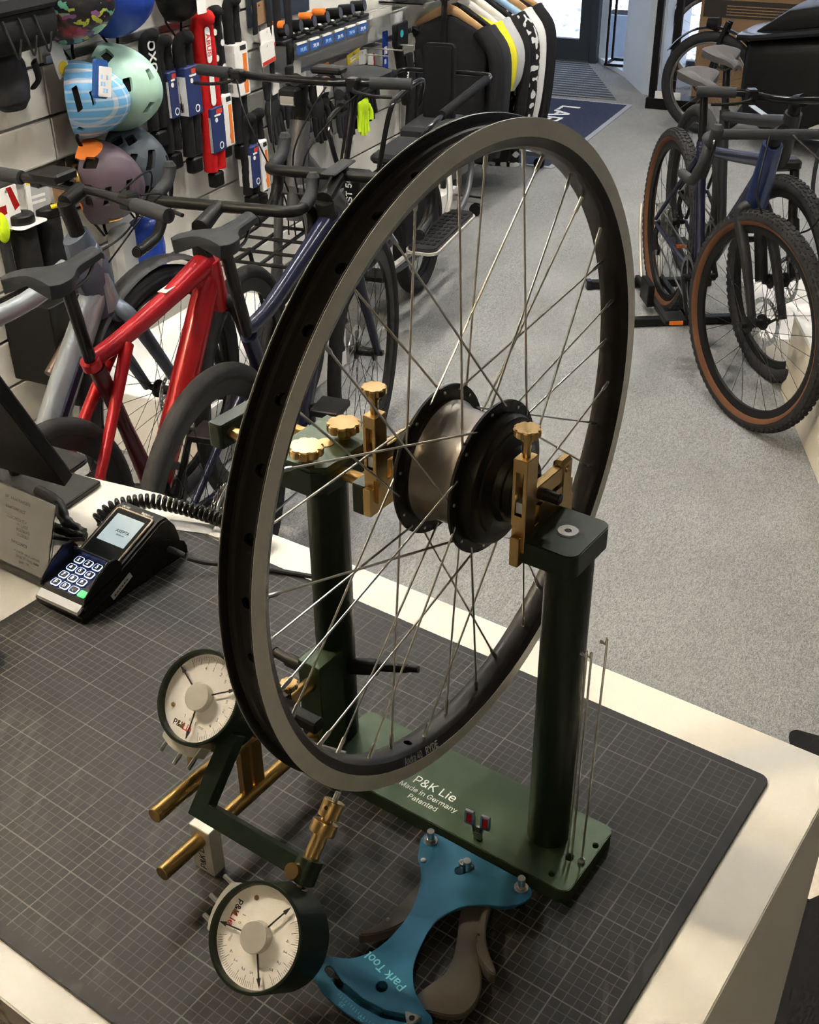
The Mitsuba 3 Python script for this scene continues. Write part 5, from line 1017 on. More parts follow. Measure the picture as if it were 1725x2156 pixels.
for i, (n, lab) in enumerate(((1.722, 'gold bottle cage on a brown card, left one of two'), (1.795, 'gold bottle cage on a brown card, right one of two next to the purple helmet'))):
    k, M = carded('bottle_cage', lab, 'bottle cage', n, -.115 + .006 * i, .062, .13, 'm_card', group='bottle cages on cards')
    part(k, 'header', box(-.031, .031, .045, .075, .004, .006), 'm_black', M=M, smooth=False)
    part(k, 'cage', join(*[tube(smooth_path([(s * .012, .045, .012), (s * .030, .028, .04), (s * .034, -.01, .05), (s * .022, -.040, .04), (s * .008, -.055, .02)], 5), .0048, 8) for s in (1, -1)], tube([(-.012, .046, .012), (.012, .046, .012)], .0055, 8), tube([(-.01, -.056, .02), (.01, -.056, .02)], .005, 8)), 'm_gold', M=M)
for i, (n, z, lab) in enumerate(((1.535, -.215, 'black cylindrical case with a white and pink rim below the blister packs'), (1.640, -.225, 'black cylindrical case with a yellow hook strap'))):
    k = thing('tool_case', lab, 'case', 'cylindrical tool cases on the slat wall')
    M = frame(W(EW + .055, n, z), EV, NV)
    part(k, 'body', lathe([(0, -.10), (.038, -.10), (.040, -.095), (.040, .050), (0, .050)], 28), 'm_black_fabric', M=M)
    part(k, 'lid', lathe([(0, .052), (.040, .052), (.041, .056), (.040, .074), (.036, .078), (0, .079)], 28), 'm_black', M=M)
    if i == 0: part(k, 'label_rim', mv(poly3(rrect(.11, .12, .02), .002), frame((0, 0, .0495), (1, 0, 0), (0, 1, 0))), 'm_white', M=M, smooth=False)
    else: part(k, 'hook_strap', tube(smooth_path([(.03, -.005, .082), (.052, .012, .085), (.062, .022, .06), (.064, .028, .0), (.062, .032, -.03)], 5), .0065, 8), 'm_yellow', M=M)
k = thing('pump', 'grey mini pump with a neon green head at the left picture edge', 'pump')
part(k, 'barrel', cyl(W(EW + .05, 1.462, -.33), W(EW + .05, 1.458, -.20), .016, 18), 'm_grey_rubber'); part(k, 'head', sphere(W(EW + .06, 1.452, -.155), 1, 2, (.02, .02, .045)), 'm_neon')
cl = thing('cable_lock', 'coiled gold cable lock beside the purple helmet', 'lock')
part(cl, 'cable', tube(smooth_path([W(EW + .09, 1.80, -.16), W(EW + .14, 1.85, -.145), W(EW + .15, 1.90, -.19), W(EW + .14, 1.88, -.235), W(EW + .12, 1.84, -.24)], 6), .0062, 8), 'm_gold')
part(cl, 'lock_head', mv(box(-.012, .012, -.02, .02, -.014, .014, .004), frame(W(EW + .10, 1.80, -.165), EV, NV)), 'm_black', smooth=False)
# ---- chain locks in fabric sleeves
def chain_lock(label, n, zt, zb, mat, d=.055, r=.019, gap=.022, card=None, lab=None, dots=None):
    k = thing('chain_lock', label, 'lock', 'chain locks on the slat wall')
    pts = [(d, -gap, zb + .02), (d + .004, -gap, (zt + zb) / 2), (d, -gap * .9, zt - .03), (d + .025, 0, zt), (d, gap * .9, zt - .03), (d + .004, gap, (zt + zb) / 2), (d, gap, zb + .02)]
    p = smooth_path([tuple(q) for q in pts], 9); g = RNG.normal(size=len(p)) * .0008
    part(k, 'sleeve', tube(p, r + g, 12), mat, M=frame(W(EW, n, 0), EV, NV), smooth=50)
    part(k, 'lock_body', mv(box(-.018, .018, -.030, .030, -.042, .012, .006), frame(W(EW + d, n, zb), EV, NV)), 'm_black', smooth=False)
    if card:
        z0, z1, w_, cm_, side, fn = card
        c = part(k, 'card_wrap', mv(box(-.030, .032, -w_ / 2, w_ / 2, 0, z1 - z0, .004), frame(W(EW + d, n, z0), EV, NV)), cm_, smooth=False)
        cf = WF(n, (z0 + z1) / 2, d + .0322)
        sf = frame(W(EW + d, n - w_ / 2 - .0004, (z0 + z1) / 2), EV, (0, 0, 1.))
        part(c, 'side_panel', mv(box(-.028, .030, -(z1 - z0) / 2 + .004, (z1 - z0) / 2 - .03, 0, .0008), sf), side, smooth=False)
        part(c, 'print', mv(fn(w_, z1 - z0), cf), 'm_ink_white' if cm_ == 'm_navy_card' else 'm_orange', smooth=False)
        part(c, 'brand_patch', mv(poly3(rrect(w_ * .45, .016, .003, w_ * .12, (z1 - z0) / 2 - .016), .0008), cf), 'm_ink_red' if cm_ == 'm_navy_card' else 'm_ink_black', smooth=False)
        part(c, 'barcode', mv(join(*[box(-.014 + .004 * i, -.0115 + .004 * i, -(z1 - z0) / 2 + .015, -(z1 - z0) / 2 + .045, 0, .0012) for i in range(7)]), sf), 'm_ink_black', smooth=False)
    if lab:
        s, mt, zz, hh = lab
        f = WF(n - gap * .6, zz, d + r + .004)
        if mt == 'oval':
            q = part(k, 'woven_label', mv(bevel_poly(rrect(.028, .115, .0135), .003, .0006), f), 'm_ink_white', smooth=False)
            part(q, 'lettering', mv(text(s, .020, .001, True), f @ frame((0, 0, .003), (0, -1, 0), (1, 0, 0))), 'm_ink_red', smooth=False)
        else: part(k, 'lettering', mv(text(s, hh, .002, True), f @ frame((0, 0, 0), (0, -1, 0), (1, 0, 0))), mt, smooth=False)
    if dots: part(k, 'dots', join(*[mv(poly3(sg.Point(0, 0).buffer(.011), .002), WF(n + (i % 2 - .5) * .04, zz, d + r + .001)) for i, zz in enumerate(dots)]), 'm_ink_white', smooth=False)
    return k
nav = lambda w, h: join(poly3(sg.Point(-w * .12, h * .22).buffer(.008), .0008), box(-w * .25, w * .2, h * .30, h * .34, 0, .0008), poly3(sg.Point(w * .10, -h * .36).buffer(.013).difference(sg.Point(w * .10, -h * .36).buffer(.009)), .0008))
axa = lambda w, h: join(box(w * .05, w * .35, -h * .45, h * .30, 0, .0008), poly3(sg.Point(w * .12, -h * .3).buffer(.010), .0012))
chain_lock('black chain lock with big white lettering, first lock right of the mint helmet', 2.235, .245, -.07, 'm_black_fabric', lab=('OXC', 'm_ink_white', .18, .034), d=.05)
chain_lock('narrow black chain lock with a white label, second from the left', 2.305, .215, -.16, 'm_black_fabric', card=(-.03, .12, .05, 'm_navy_card', 'm_white', nav), d=.05)
chain_lock('black chain lock with a navy card wrap left of the red one', 2.385, .215, -.19, 'm_black_fabric', card=(-.035, .125, .085, 'm_navy_card', 'm_white', nav), d=.075, r=.022)
chain_lock('bright red sleeved chain lock with a navy card wrap', 2.500, .255, -.27, 'm_red_fabric', card=(-.185, -.03, .085, 'm_navy_card', 'm_grey_card', nav), lab=('ABUS', 'oval', .175, .02), d=.080, r=.026, gap=.026)
part('chain_lock_003', 'woven_label', mv(bevel_poly(rrect(.028, .115, .0135), .003, .0006), WF(2.482, .035, .112)), 'm_ink_white', smooth=False)
chain_lock('black chain lock with white dots behind the red one', 2.595, .265, -.19, 'm_black_fabric', dots=(.20, .16, .115, .08), card=(-.19, -.01, .065, 'm_white', 'm_white', axa), d=.06)
chain_lock('black chain lock with a white and orange card wrap behind the handlebar grip', 2.705, .285, -.22, 'm_black_fabric', card=(-.035, .145, .085, 'm_white', 'm_white', axa), d=.065)
chain_lock('black chain lock low on the wall with a navy card', 2.735, -.12, -.42, 'm_black_fabric', card=(-.375, -.22, .062, 'm_navy_card', 'm_white', nav), d=.07)
chain_lock('black chain lock low on the wall with a white and orange card', 2.815, -.12, -.44, 'm_black_fabric', card=(-.41, -.22, .055, 'm_white', 'm_white', axa), d=.06)
# ---- inner-tube and strap cards on straps, top middle
for i, (n, z) in enumerate(((2.835, .225), (2.86, .135), (2.84, .09))):
    k, M = carded('strap_card', ('brown and white strap card, uppermost of three beside the locks', 'white strap card, middle of three beside the locks', 'white strap card with red foot, lowest of three beside the locks')[i], 'card', n, z, .095, .075, 'm_card' if i == 0 else 'm_paper', d=.10 + .01 * i, tilt=6, group='strap cards by the locks')
    if i: part(k, 'print', box(-.045, .045, -.036, -.022, .004, .0046), 'm_ink_red', M=M, smooth=False)
for i, (n, z0, z1) in enumerate(((2.79, .16, .40), (2.885, -.02, .40), (2.94, .10, .40), (3.02, .02, .40))):
    solo('luggage_strap', tube(smooth_path([W(EW + .10, n - .01, z1), W(EW + .11, n, (z0 + z1) / 2), W(EW + .10, n + .012, z0)], 6), .017 if i < 2 else .026, 8, sx=.3, up=EV), 'm_black_fabric', ('black strap hanging left of the strap cards', 'long black strap hanging over the strap cards', 'wide black strap left of the clear shelf', 'wide black strap beside the clear shelf')[i], 'strap', 'black straps by the clear shelf', smooth=40)
# ---- clear shelf with price labels and lights
sh = thing('acrylic_shelf', 'clear acrylic shelf with blue price labels on the slat wall', 'shelf')
part(sh, 'plate', mv(box(.003, .17, 2.93, 3.92, .100, .106), ROOM @ frame((EW, 0, 0), (1, 0, 0), (0, 1, 0))), 'm_acrylic', smooth=False)
part(sh, 'front_lip', mv(box(.165, .170, 2.93, 3.92, .050, .100), ROOM @ frame((EW, 0, 0), (1, 0, 0), (0, 1, 0))), 'm_acrylic', smooth=False)
for i in range(6):
    n = 3.005 + .098 * i
    pl_ = part(sh, 'price_label', mv(bevel_poly(rrect(.082, .034, .002), .002, .0004), WF(n, .082, .172)), 'm_tag_blue', smooth=False)
    part(pl_, 'white_top', mv(box(-.035, .03, .018, .024, -.01, .004), WF(n, .082, .172)), 'm_white', smooth=False)
    part(pl_, 'print', mv(text('39,95', .012, .0006, True), WF(n + .004, .080, .174)), 'm_ink_white' if i % 2 else 'm_lightblue', smooth=False)
for i in range(7):
    n = 2.955 + .105 * i; k = thing('bike_lamp', f'black bike lamp with clamp, number {i + 1} from the left on the clear shelf'.replace('number 1', 'first').replace('number 2', 'second').replace('number 3', 'third').replace('number 4', 'fourth').replace('number 5', 'fifth').replace('number 6', 'sixth').replace('number 7', 'last'), 'bike lamp', 'lamps on the clear shelf')
    M = frame(W(EW + .11, n, .107), EV, NV)
    part(k, 'base', box(-.05, .03, -.038, .038, 0, .012, .003), 'm_black', M=M, smooth=False)
    part(k, 'head', cyl((-.03, -.004, .040), (.028, .004, .046), .021, 18), 'm_black_gloss', M=M)
    part(k, 'clamp', mv(lathe([(.014, -.008), (.019, -.008), (.019, .008), (.014, .008), (.014, -.008)], 20), frame((-.005, .012, .024), (1, 0, 0), z=(.3, 1, 0))), 'm_steel', M=M)
    if i in (0, 2, 3): part(k, 'orange_cap', cyl((-.028, -.014, .062), (.020, -.008, .066), .014, 14), 'm_orange', M=M)
solo('blue_board', mv(box(.004, .012, 2.90, 3.35, .16, .42), ROOM @ frame((EW, 0, 0), (1, 0, 0), (0, 1, 0))), pm('m_darkblue_panel', (.022, .030, .045), .5), 'dark blue display board above the clear shelf', 'board', smooth=False)
sh2 = thing('acrylic_shelf', 'second clear shelf at the top picture edge near the clothes rack', 'shelf')
part(sh2, 'plate', mv(box(.003, .22, 3.98, 4.9, .105, .111), ROOM @ frame((EW, 0, 0), (1, 0, 0), (0, 1, 0))), 'm_acrylic', smooth=False)
solo('shoe', join(mv(loft([np.stack([np.full(16, x), w_ * np.cos(np.linspace(0, 2 * np.pi, 16, endpoint=False)), h_ * (1 + np.sin(np.linspace(0, 2 * np.pi, 16, endpoint=False))) / 2], 1) for x, w_, h_ in ((-.13, .03, .05), (-.11, .038, .09), (-.03, .036, .085), (.05, .042, .05), (.11, .036, .035), (.14, .012, .02))]), rotz(W(EW + .11, 4.12, .113), YAW - 20))), 'm_black', 'black shoe on the second clear shelf', 'shoe', smooth=50)
# ---- gloves, pump and small goods on hooks
def glove(label, n, z, d, s=1., mat='m_black_fabric', tilt=0., mat2=None):
    k = thing('glove', label, 'glove', 'gloves on the slat wall'); a = math.radians(tilt)
    M = WF(n, z, d) @ frame((0, 0, 0), (math.cos(a), math.sin(a), 0), (-math.sin(a), math.cos(a), 0))
    palm = sphere((0, 0, 0), 1, 3, (.045 * s, .055 * s, .018)); cuff = cyl((0, .04 * s, 0), (0, .10 * s, 0), .036 * s, 18, .040 * s); cuff.apply_scale((1, 1, .5))
    fg = [tube(smooth_path([(x * s, -.02 * s, .002), (x * 1.25 * s, -.075 * s, .006), (x * 1.35 * s, -(.075 + l) * s, .012)], 5), np.linspace(.0125, .009, 11) * s, 8) for x, l in ((-.030, .035), (-.010, .05), (.012, .05), (.033, .032))]
    th = tube(smooth_path([(.038 * s, .01 * s, .004), (.058 * s, -.02 * s, .012), (.060 * s, -.055 * s, .016)], 5), .0115 * s, 8)
    part(k, 'hand', join(palm, *fg, th), mat, M=M, smooth=50)
    part(k, 'cuff', cuff, mat2 or mat, M=M, smooth=40)
    part(k, 'card_tag', mv(bevel_poly(rrect(.05 * s, .07 * s, .004), .002, .0004), frame((.005, .09 * s, .020), (1, 0, 0), (0, 1, 0))), 'm_paper', M=M, smooth=False); return k
for i, (n, z, d, mt, tl, lab) in enumerate((
        (2.93, -.13, .07, 'm_charcoal_fabric', 5, 'charcoal glove hanging furthest left, beside the handlebar grip'), (3.03, -.10, .10, 'm_black_fabric', -6, 'black glove behind the bike cables'), (3.12, -.16, .08, 'm_charcoal_fabric', 4, 'charcoal glove behind the front light'),
        (3.22, -.19, .10, 'm_black_fabric', 8, 'black glove right of the black steering tube'), (3.32, -.20, .07, 'm_black_fabric', -4, 'black glove left of the cable loop'), (3.42, -.22, .10, 'm_charcoal_fabric', 6, 'charcoal glove above the white wall gap'), (3.52, -.23, .08, 'm_black_fabric', 0, 'black glove left of the neon glove'))):
    glove(lab, n, z, d, 1.05, mt, tl)
glove('neon yellow glove below the saddle of the cargo bike', 3.60, -.255, .11, .95, 'm_neon', -12, 'm_black_fabric')
glove('black glove right of the neon glove', 3.70, -.20, .08, 1.1, 'm_black_fabric', 4)
for i, (n, z, w_, h_, mt, lab) in enumerate(((3.19, -.065, .10, .06, 'm_grey_card', 'grey carded accessory above the gloves on the left'), (3.31, -.06, .07, .06, 'm_orange', 'orange carded accessory behind the bike display'), (3.56, -.045, .115, .040, 'm_yellow', 'yellow carded accessory under the rail'), (3.64, -.075, .075, .085, 'm_paper', 'pale carded accessory right of the yellow one'), (3.72, -.10, .07, .07, 'm_red_plastic', 'red and white carded accessory on the rail'), (3.86, -.07, .05, .16, 'm_royal', 'narrow blue carded accessory beside the floor pump'))):
    k, M = carded('accessory_pack', lab, 'package', n, z, w_, h_, mt, d=.09, tilt=(-6, 4, 8, -3, 5, 0)[i], group='accessory packs on the rail')
    part(k, 'print', join(box(-w_ * .3, w_ * .3, -h_ * .1, h_ * .1, .0041, .0046), box(-w_ * .3, w_ * .1, -h_ * .35, -h_ * .22, .0041, .0046)), 'm_ink_white', M=M, smooth=False)
for i, n in enumerate((3.66, 3.80, 3.92)):
    solo('wall_hook', join(tube([W(EW, n, -.055), W(EW + .20, n + .01, -.055), W(EW + .205, n + .01, -.035)], .0035, 8)), 'm_steel', ('left chrome hook above the gloves', 'middle chrome hook above the gloves', 'right chrome hook beside the pump')[i], 'hook', 'chrome hooks on the slat wall')
k = thing('floor_pump', 'black floor pump with a cyan dot hanging beside the clothes rack', 'pump')
part(k, 'barrel', cyl(W(EW + .11, 4.035, -.33), W(EW + .10, 3.965, -.055), .022, 20), 'm_black'); part(k, 'header', mv(box(-.015, .015, -.055, .055, -.05, .05, .004), frame(W(EW + .12, 3.955, -.015), EV, NV)), 'm_black', smooth=False)
part(k, 'dot', mv(poly3(sg.Point(0, 0).buffer(.016), .001), WF(3.94, -.01, .1355)), 'm_cyan', smooth=False)
part(k, 'lettering', mv(text('PUMP', .018, .001, True), frame(W(EW + .135, 4.0, -.20), (-.25 * NV + A([0, 0, -.97])) * -1, z=EV)), 'm_ink_white', smooth=False)
part(k, 'card', mv(box(0, .003, -.07, .05, -.02, .02), frame(W(EW + .11, 3.94, .055), EV, NV)), 'm_white', smooth=False)
for i, (n, zb, r_) in enumerate(((4.12, -.50, .035), (4.22, -.46, .03))):
    solo('leg_warmer', tube(smooth_path([W(EW + .08, n, -.13), W(EW + .09, n + .01, -.28), W(EW + .08, n, zb)], 6), r_, 10, sx=.5, up=EV), 'm_black_fabric', ('long black leg warmer hanging right of the pump', 'second black leg warmer hanging by the clothes rack')[i], 'clothing', 'leg warmers on the slat wall', smooth=50)
# ---- box and odds at bike height on the left
bx_ = thing('handlebar_box', 'black cardboard handlebar box with white label on the wall behind the silver bike', 'box')
BM = frame(W(EW + .10, 1.560, -.50), EV, NV)
part(bx_, 'carton', box(-.09, .10, -.13, .13, -.13, .13, .003), 'm_black', M=BM, smooth=False)
part(bx_, 'label_plate', box(.1001, .101, -.02, .11, .045, .11), 'm_black', M=BM, smooth=False)
part(bx_, 'lettering', join(mv(text('CYRANO', .026, .001, True), frame((.1012, .045, .092), (0, 1, 0), (0, 0, 1))), mv(text('HANDLEBAR', .024, .001, True), frame((.1012, .050, .062), (0, 1, 0), (0, 0, 1)))), 'm_ink_white', M=BM, smooth=False)
part(bx_, 'sticker', mv(box(0, .001, -.035, .035, -.012, .012, 0), BM @ frame((.1012, .065, -.01), (1, 0, 0), nrm((0, .6, .8)))), 'm_white', smooth=False)
part(bx_, 'top_sticker', box(-.03, .05, -.01, .07, .1301, .1312), 'm_white', M=BM, smooth=False)
part(bx_, 'small_print', join(*[box(.1002, .1010, -.11 + .05 * i, -.085 + .05 * i, -.10 + .035 * j, -.093 + .035 * j) for i in range(4) for j in range(4)]), 'm_silver_print', M=BM, smooth=False)
solo('bronze_tube', cyl(W(EW + .22, 1.36, -.545), W(EW + .215, 1.49, -.465), .014, 20), pm('m_bronze', (.16, .115, .09), .35, .8), 'bronze-coloured handlebar tube sticking out in front of the black box', 'tube')
wh_ = thing('helmet', 'white helmet with black slots lying behind the front wheel of the silver bike', 'helmet')
_s = sphere((0, 0, 0), 1, 4, (.115, .085, .125)); _S = man(_s) - man(sphere((0, 0, 0), 1, 3, (.105, .076, .114))) - man(box(-.2, .2, -.2, .2, -.2, -.045))
for j in range(3): _S = _S - man(mv(box(-.03, .03, -.2, .2, -.005, .005), frame((.02, 0, .045 - .032 * j), nrm((1, 0, -.35)), z=nrm((.35, 0, 1)))))
HWM = rotz(W(-2.02, 1.86, -.655), YAW + 120)
part(wh_, 'shell', tm(_S), 'm_white', M=HWM, smooth=35); part(wh_, 'liner', sphere((0, 0, .0), 1, 3, (.104, .075, .112)), 'm_eps', M=HWM)
part(wh_, 'orange_patch', sphere((.085, -.03, -.01), .028, 2), 'm_orange', M=HWM)
solo('white_plinth', mv(box(-2.40, -1.86, 1.60, 2.50, FL + .001, -.702, .003), ROOM), 'm_white', 'white low plinth at the foot of the slat wall behind the bikes', 'plinth', smooth=False)
k = solo('drybag', join(mv(loft([np.stack([.055 * w_ * np.cos(np.linspace(0, 2 * np.pi, 18, endpoint=False)), .06 * w_ * np.sin(np.linspace(0, 2 * np.pi, 18, endpoint=False)), np.full(18, zz)], 1) for zz, w_ in ((-.10, .6), (-.085, 1), (0, 1.08), (.08, .95), (.10, .5))]), frame(W(EW + .08, 2.06, -.40), EV, NV))), 'm_royal', 'dark blue bag hanging below the slate helmet', 'bag', smooth=50)
solo('grey_cap', mv(box(-.03, .03, -.05, .06, -.15, .12, .02), frame(W(EW + .06, 1.955, -.42), EV, NV)), 'm_grey_card', 'grey cushioned pad hanging beside the dark blue bag', 'pad', smooth=40)

# ================= clothes rack
rk = thing('clothes_rack', 'black metal clothes rack on castors at the end of the slat wall', 'rack')
ER = -2.285
part(rk, 'rail', cyl(W(ER, 4.32, .082), W(ER, 5.30, .082), .014, 16), 'm_black_gloss')
for n in (4.34, 5.28):
    part(rk, 'upright', cyl(W(ER, n, FL + .08), W(ER, n, .082), .014, 16), 'm_black_gloss')
    part(rk, 'foot_bar', mv(box(-.26, .22, -.018, .018, FL + .07, FL + .095, .003), frame(W(ER, n, 0), EV, NV)), 'm_rail', smooth=False)
    for s in (-.22, .18): part(rk, 'castor', cyl(W(ER + s, n - .012, FL + .032), W(ER + s, n + .012, FL + .032), .031, 18), 'm_black')
def garment(label, n, mat, w=.21, top=.02, bot=-.72, dx=0., mat2=None, hang='m_wood', sleeve=True, name='jacket', depth=.045, sl_len=.52):
    k = thing(name, label, 'clothing', 'clothes on the rack'); secs = []
    for i, u in enumerate(np.linspace(0, 1, 14)):
        z = top + (bot - top) * u; hw = np.interp(u, [0, .04, .10, .2, .6, 1], [.045, .10, w * .93, w * .98, w * .92, w * 1.0]); hd = np.interp(u, [0, .08, .3, 1], [.018, .030, depth, depth * 1.1])
        t = np.linspace(0, 2 * np.pi, 28, endpoint=False); rip = 1 + .10 * np.sin(7 * t + n * 9) * u
        secs.append(A([W(ER + dx + hw * math.copysign(abs(math.cos(a)) ** .7, math.cos(a)), n + hd * rr * math.sin(a), z) for a, rr in zip(t, rip)]))
    part(k, 'body', loft(secs), mat, smooth=50)
    if sleeve:
        for s in (1, -1):
            part(k, 'sleeve', tube(smooth_path([W(ER + dx + s * w * .80, n, top - .055), W(ER + dx + s * (w + .045), n - .012, top - .17), W(ER + dx + s * (w + .050), n - .02, top - .17 - sl_len * .5), W(ER + dx + s * (w + .02), n - .025, top - .12 - sl_len)], 6), np.linspace(.062, .042, 19), 10, sx=.6, up=EV), mat2 or mat, smooth=50)
    hg = part(k, 'hanger', join(tube(smooth_path([W(ER + dx - w * .95, n, top - .062), W(ER + dx - w * .5, n, top - .012), W(ER + dx, n, top + .030), W(ER + dx + w * .5, n, top - .012), W(ER + dx + w * .95, n, top - .062)], 6), np.concatenate([np.linspace(.014, .022, 12), [.026], np.linspace(.022, .014, 12)]), 10, sx=.6, up=(0, 1, 0))), hang, smooth=50, label='wooden hanger' if hang == 'm_wood' else None)
    part(hg, 'hook', tube(smooth_path([W(ER + dx, n, top + .045), W(ER + dx, n, top + .085), W(ER + dx + .015, n, top + .105), W(ER + dx + .024, n, top + .09)], 5), .0028, 6), 'm_steel')
    return k
garment('black jacket on a wooden hanger at the front of the clothes rack', 4.39, 'm_black_fabric', .205, .0, -.66, 0.)
garment('dark grey jacket behind the front black jacket', 4.475, 'm_charcoal_fabric', .205, -.005, -.64, .005, hang='m_black')
garment('bright yellow jersey on the clothes rack', 4.59, 'm_yellow_fabric', .195, -.005, -.50, .0, hang='m_white', sl_len=.26)
garment('pale grey jersey next to the yellow one', 4.68, 'm_grey_fabric', .195, .0, -.55, .005, hang='m_white', sl_len=.24)
garment('black jersey behind the pale grey one', 4.77, 'm_black_fabric', .195, -.005, -.75, .005, hang='m_black')
garment('black and white patterned jersey on the clothes rack', 4.87, 'm_pattern', .20, .0, -.80, .01, hang='m_lightblue')
garment('white-edged jersey behind the patterned one', 4.97, 'm_white_fabric', .20, .005, -.74, .01, mat2='m_white_fabric')
garment('long black jacket at the back end of the clothes rack', 5.08, 'm_black_fabric', .205, .010, -.66, .02, hang='m_wood', sl_len=.56)
bxr = thing('shoe_box', 'white carton on the floor under the clothes rack', 'box'); part(bxr, 'carton', mv(box(-.16, .10, -.10, .10, FL + .001, FL + .12, .003), frame(W(-2.33, 4.30, 0), EV, NV)), 'm_paper', smooth=False); part(bxr, 'print', mv(box(.1002, .1012, -.05, .03, FL + .04, FL + .08), frame(W(-2.33, 4.30, 0), EV, NV)), 'm_grey_card', smooth=False)

# ================= right side of the shop
# ---- bike floor stand under the blue gravel bike
fs = thing('bike_stand', 'low black floor stand holding the rear wheel of the blue gravel bike', 'bike stand')
FSM = bike_frame(-.940, 3.545, 2.629)
for x in (-.22, .20): part(fs, 'cross_bar', box(x - .018, x + .018, -.26, .26, .004, .036, .003), 'm_black', M=FSM, smooth=False)
for y in (-.05, .05): part(fs, 'rail', box(-.22, .22, y - .012, y + .012, .036, .056, .003), 'm_black', M=FSM, smooth=False)
part(fs, 'block', box(-.02, .10, -.09, -.062, .036, .13, .004), 'm_black', M=FSM, smooth=False)
for s in (1, -1): part(fs, 'hoop', tube(smooth_path([(-.20, s * .038, .05), (-.26, s * .040, .16), (-.30, s * .040, .26), (-.33, s * .034, .33)], 5), .008, 8), 'm_alu', M=FSM)
for x in (-.22, .20):
    for s in (-1, 1): part(fs, 'end_cap', box(x - .021, x + .021, s * .26 - .012, s * .26 + .012, .0, .040, .004), 'm_black_gloss', M=FSM, smooth=False)
# ---- display podiums
pd = thing('podium', 'beige display podium with a white top at the right edge of the aisle', 'podium')
K0 = A([-.345, 2.93]); K1 = A([.16, 1.55]); K2 = A([1.6, 2.1]); K3 = A([.9, 3.25])
part(pd, 'sides', mv(poly3(sg.Polygon([K0, K1, K2, K3]), .287, FL + .001), ROOM), pm('m_beige', (.64, .58, .47), .55), smooth=False)
part(pd, 'top', mv(poly3(sg.Polygon([K0, K1, K2, K3]).buffer(.004, join_style=2), .014, FL + .288), ROOM), 'm_white', smooth=False)
pd2 = thing('podium', 'low white display board on the floor behind the beige podium', 'podium')
part(pd2, 'slab', mv(poly3(sg.Polygon([(-.66, 3.72), (-.47, 3.14), (.9, 3.5), (.6, 4.3)]), .10, FL + .001), ROOM), 'm_white', smooth=False)
# ---- white bike at the right edge
bk = thing('bicycle', 'white bike with grey tyres cut off by the right picture edge', 'bicycle', 'bicycles right of the aisle')
M = bike_frame(-.33, 4.30, 2.50)
wheel_bike(bk, 'rear_wheel', M, (0, .35), .35, .040, tire='m_grey_rubber', cassette=True, rim='m_grey_card')
wheel_bike(bk, 'front_wheel', M, (1.02, .35), .35, .040, tire='m_grey_rubber', rim='m_grey_card')
part(bk, 'frame', join(fr_tubes(([(.28, .70), (.60, .75), (.90, .80)], .019), ([(.92, .86), (.87, .66)], .026), ([(.90, .76), (.66, .50), (.43, .30)], .026), ([(.26, .73), (.34, .52), (.43, .29)], .018)), stays(.29, .68, .0, .37), stays(.43, .29, 0, .35)), 'm_white', M=M, smooth=40)
fork(bk, M, (.92, .86), (.87, .66), (1.02, .35), 'm_white')
part(bk, 'carrier', join(tube(smooth_path([(.16, -.06, .74), (-.02, -.065, .72), (-.12, -.065, .66), (-.06, -.07, .46)], 5), .013, 10), tube(smooth_path([(.16, .06, .74), (-.02, .065, .72), (-.12, .065, .66), (-.06, .07, .46)], 5), .013, 10)), 'm_white', M=M, label='white carrier tubes')
part(bk, 'chain_guard', box(.0, .30, -.075, -.06, .25, .33, .01), 'm_black_gloss', M=M, smooth=False)
part(bk, 'stem', join(cyl(P3(.92, .86), P3(.90, .98), .018, 16)), 'm_black', M=M); flat_bar(bk, M, .92, .98, .6)
seatpost(bk, M, (.262, .73), (.215, .90)); saddle(bk, M, .10, .95); crankset(bk, M, .43, .285, .08, 10.)
# ---- box bike
cb = thing('cargo_bike', 'black box cargo bike with a covered front box and a silver-rimmed front wheel', 'bicycle')
CB = frame(W(-1.44, 6.42, FL), -EV + .10 * NV, z=(0, 0, 1)); CB[:3, 1] = np.cross([0, 0, 1.], CB[:3, 0])
wheel_bike(cb, 'front_wheel', CB, (0, .30), .30, .060, rim='m_rail', depth=.010, nsp=24)
part(cb, 'mudguard', mv(lathe([(.318, -.032), (.328, -.018), (.330, 0), (.328, .018), (.318, .032)], 72).slice_plane((0, .17, 0), (0, 1, 0)), frame((0, 0, .30), (1, 0, 0), (0, 0, 1))), 'm_black_gloss', M=CB, smooth=50)
part(cb, 'front_lamp', join(cyl((.05, 0, .64), (-.02, 0, .64), .03, 18, .04), cyl((0, 0, .60), (0, 0, .64), .012, 10)), 'm_black', M=CB)
part(cb, 'fork', join(*[tube(smooth_path([(-.08, s * .03, .66), (-.04, s * .05, .52), (0, s * .055, .30)], 5), .014, 8) for s in (1, -1)]), 'm_black', M=CB)
def boxsec(x, w, z0, z1, k=20):
    return A([(x, w * math.copysign(abs(math.cos(a)) ** .35, math.cos(a)), (z0 + z1) / 2 + (z1 - z0) / 2 * math.copysign(abs(math.sin(a)) ** .35, math.sin(a))) for a in np.linspace(0, 2 * np.pi, k, endpoint=False)])
part(cb, 'box', loft([boxsec(x, w, z0, z1) for x, w, z0, z1 in ((-.26, .22, .30, .60), (-.30, .27, .18, .61), (-.42, .31, .115, .635), (-.75, .34, .105, .685), (-1.25, .35, .105, .72), (-1.65, .33, .115, .73))]), 'm_black', M=CB, smooth=30, label='black moulded cargo box')
part(cb, 'rim_band', loft([boxsec(x, w, z0, z1) for x, w, z0, z1 in ((-.20, .235, .595, .635), (-.30, .295, .605, .650), (-.75, .365, .680, .730), (-1.25, .375, .715, .765), (-1.68, .355, .725, .775))]), 'm_black_gloss', M=CB, smooth=30, label='glossy rim band of the box')
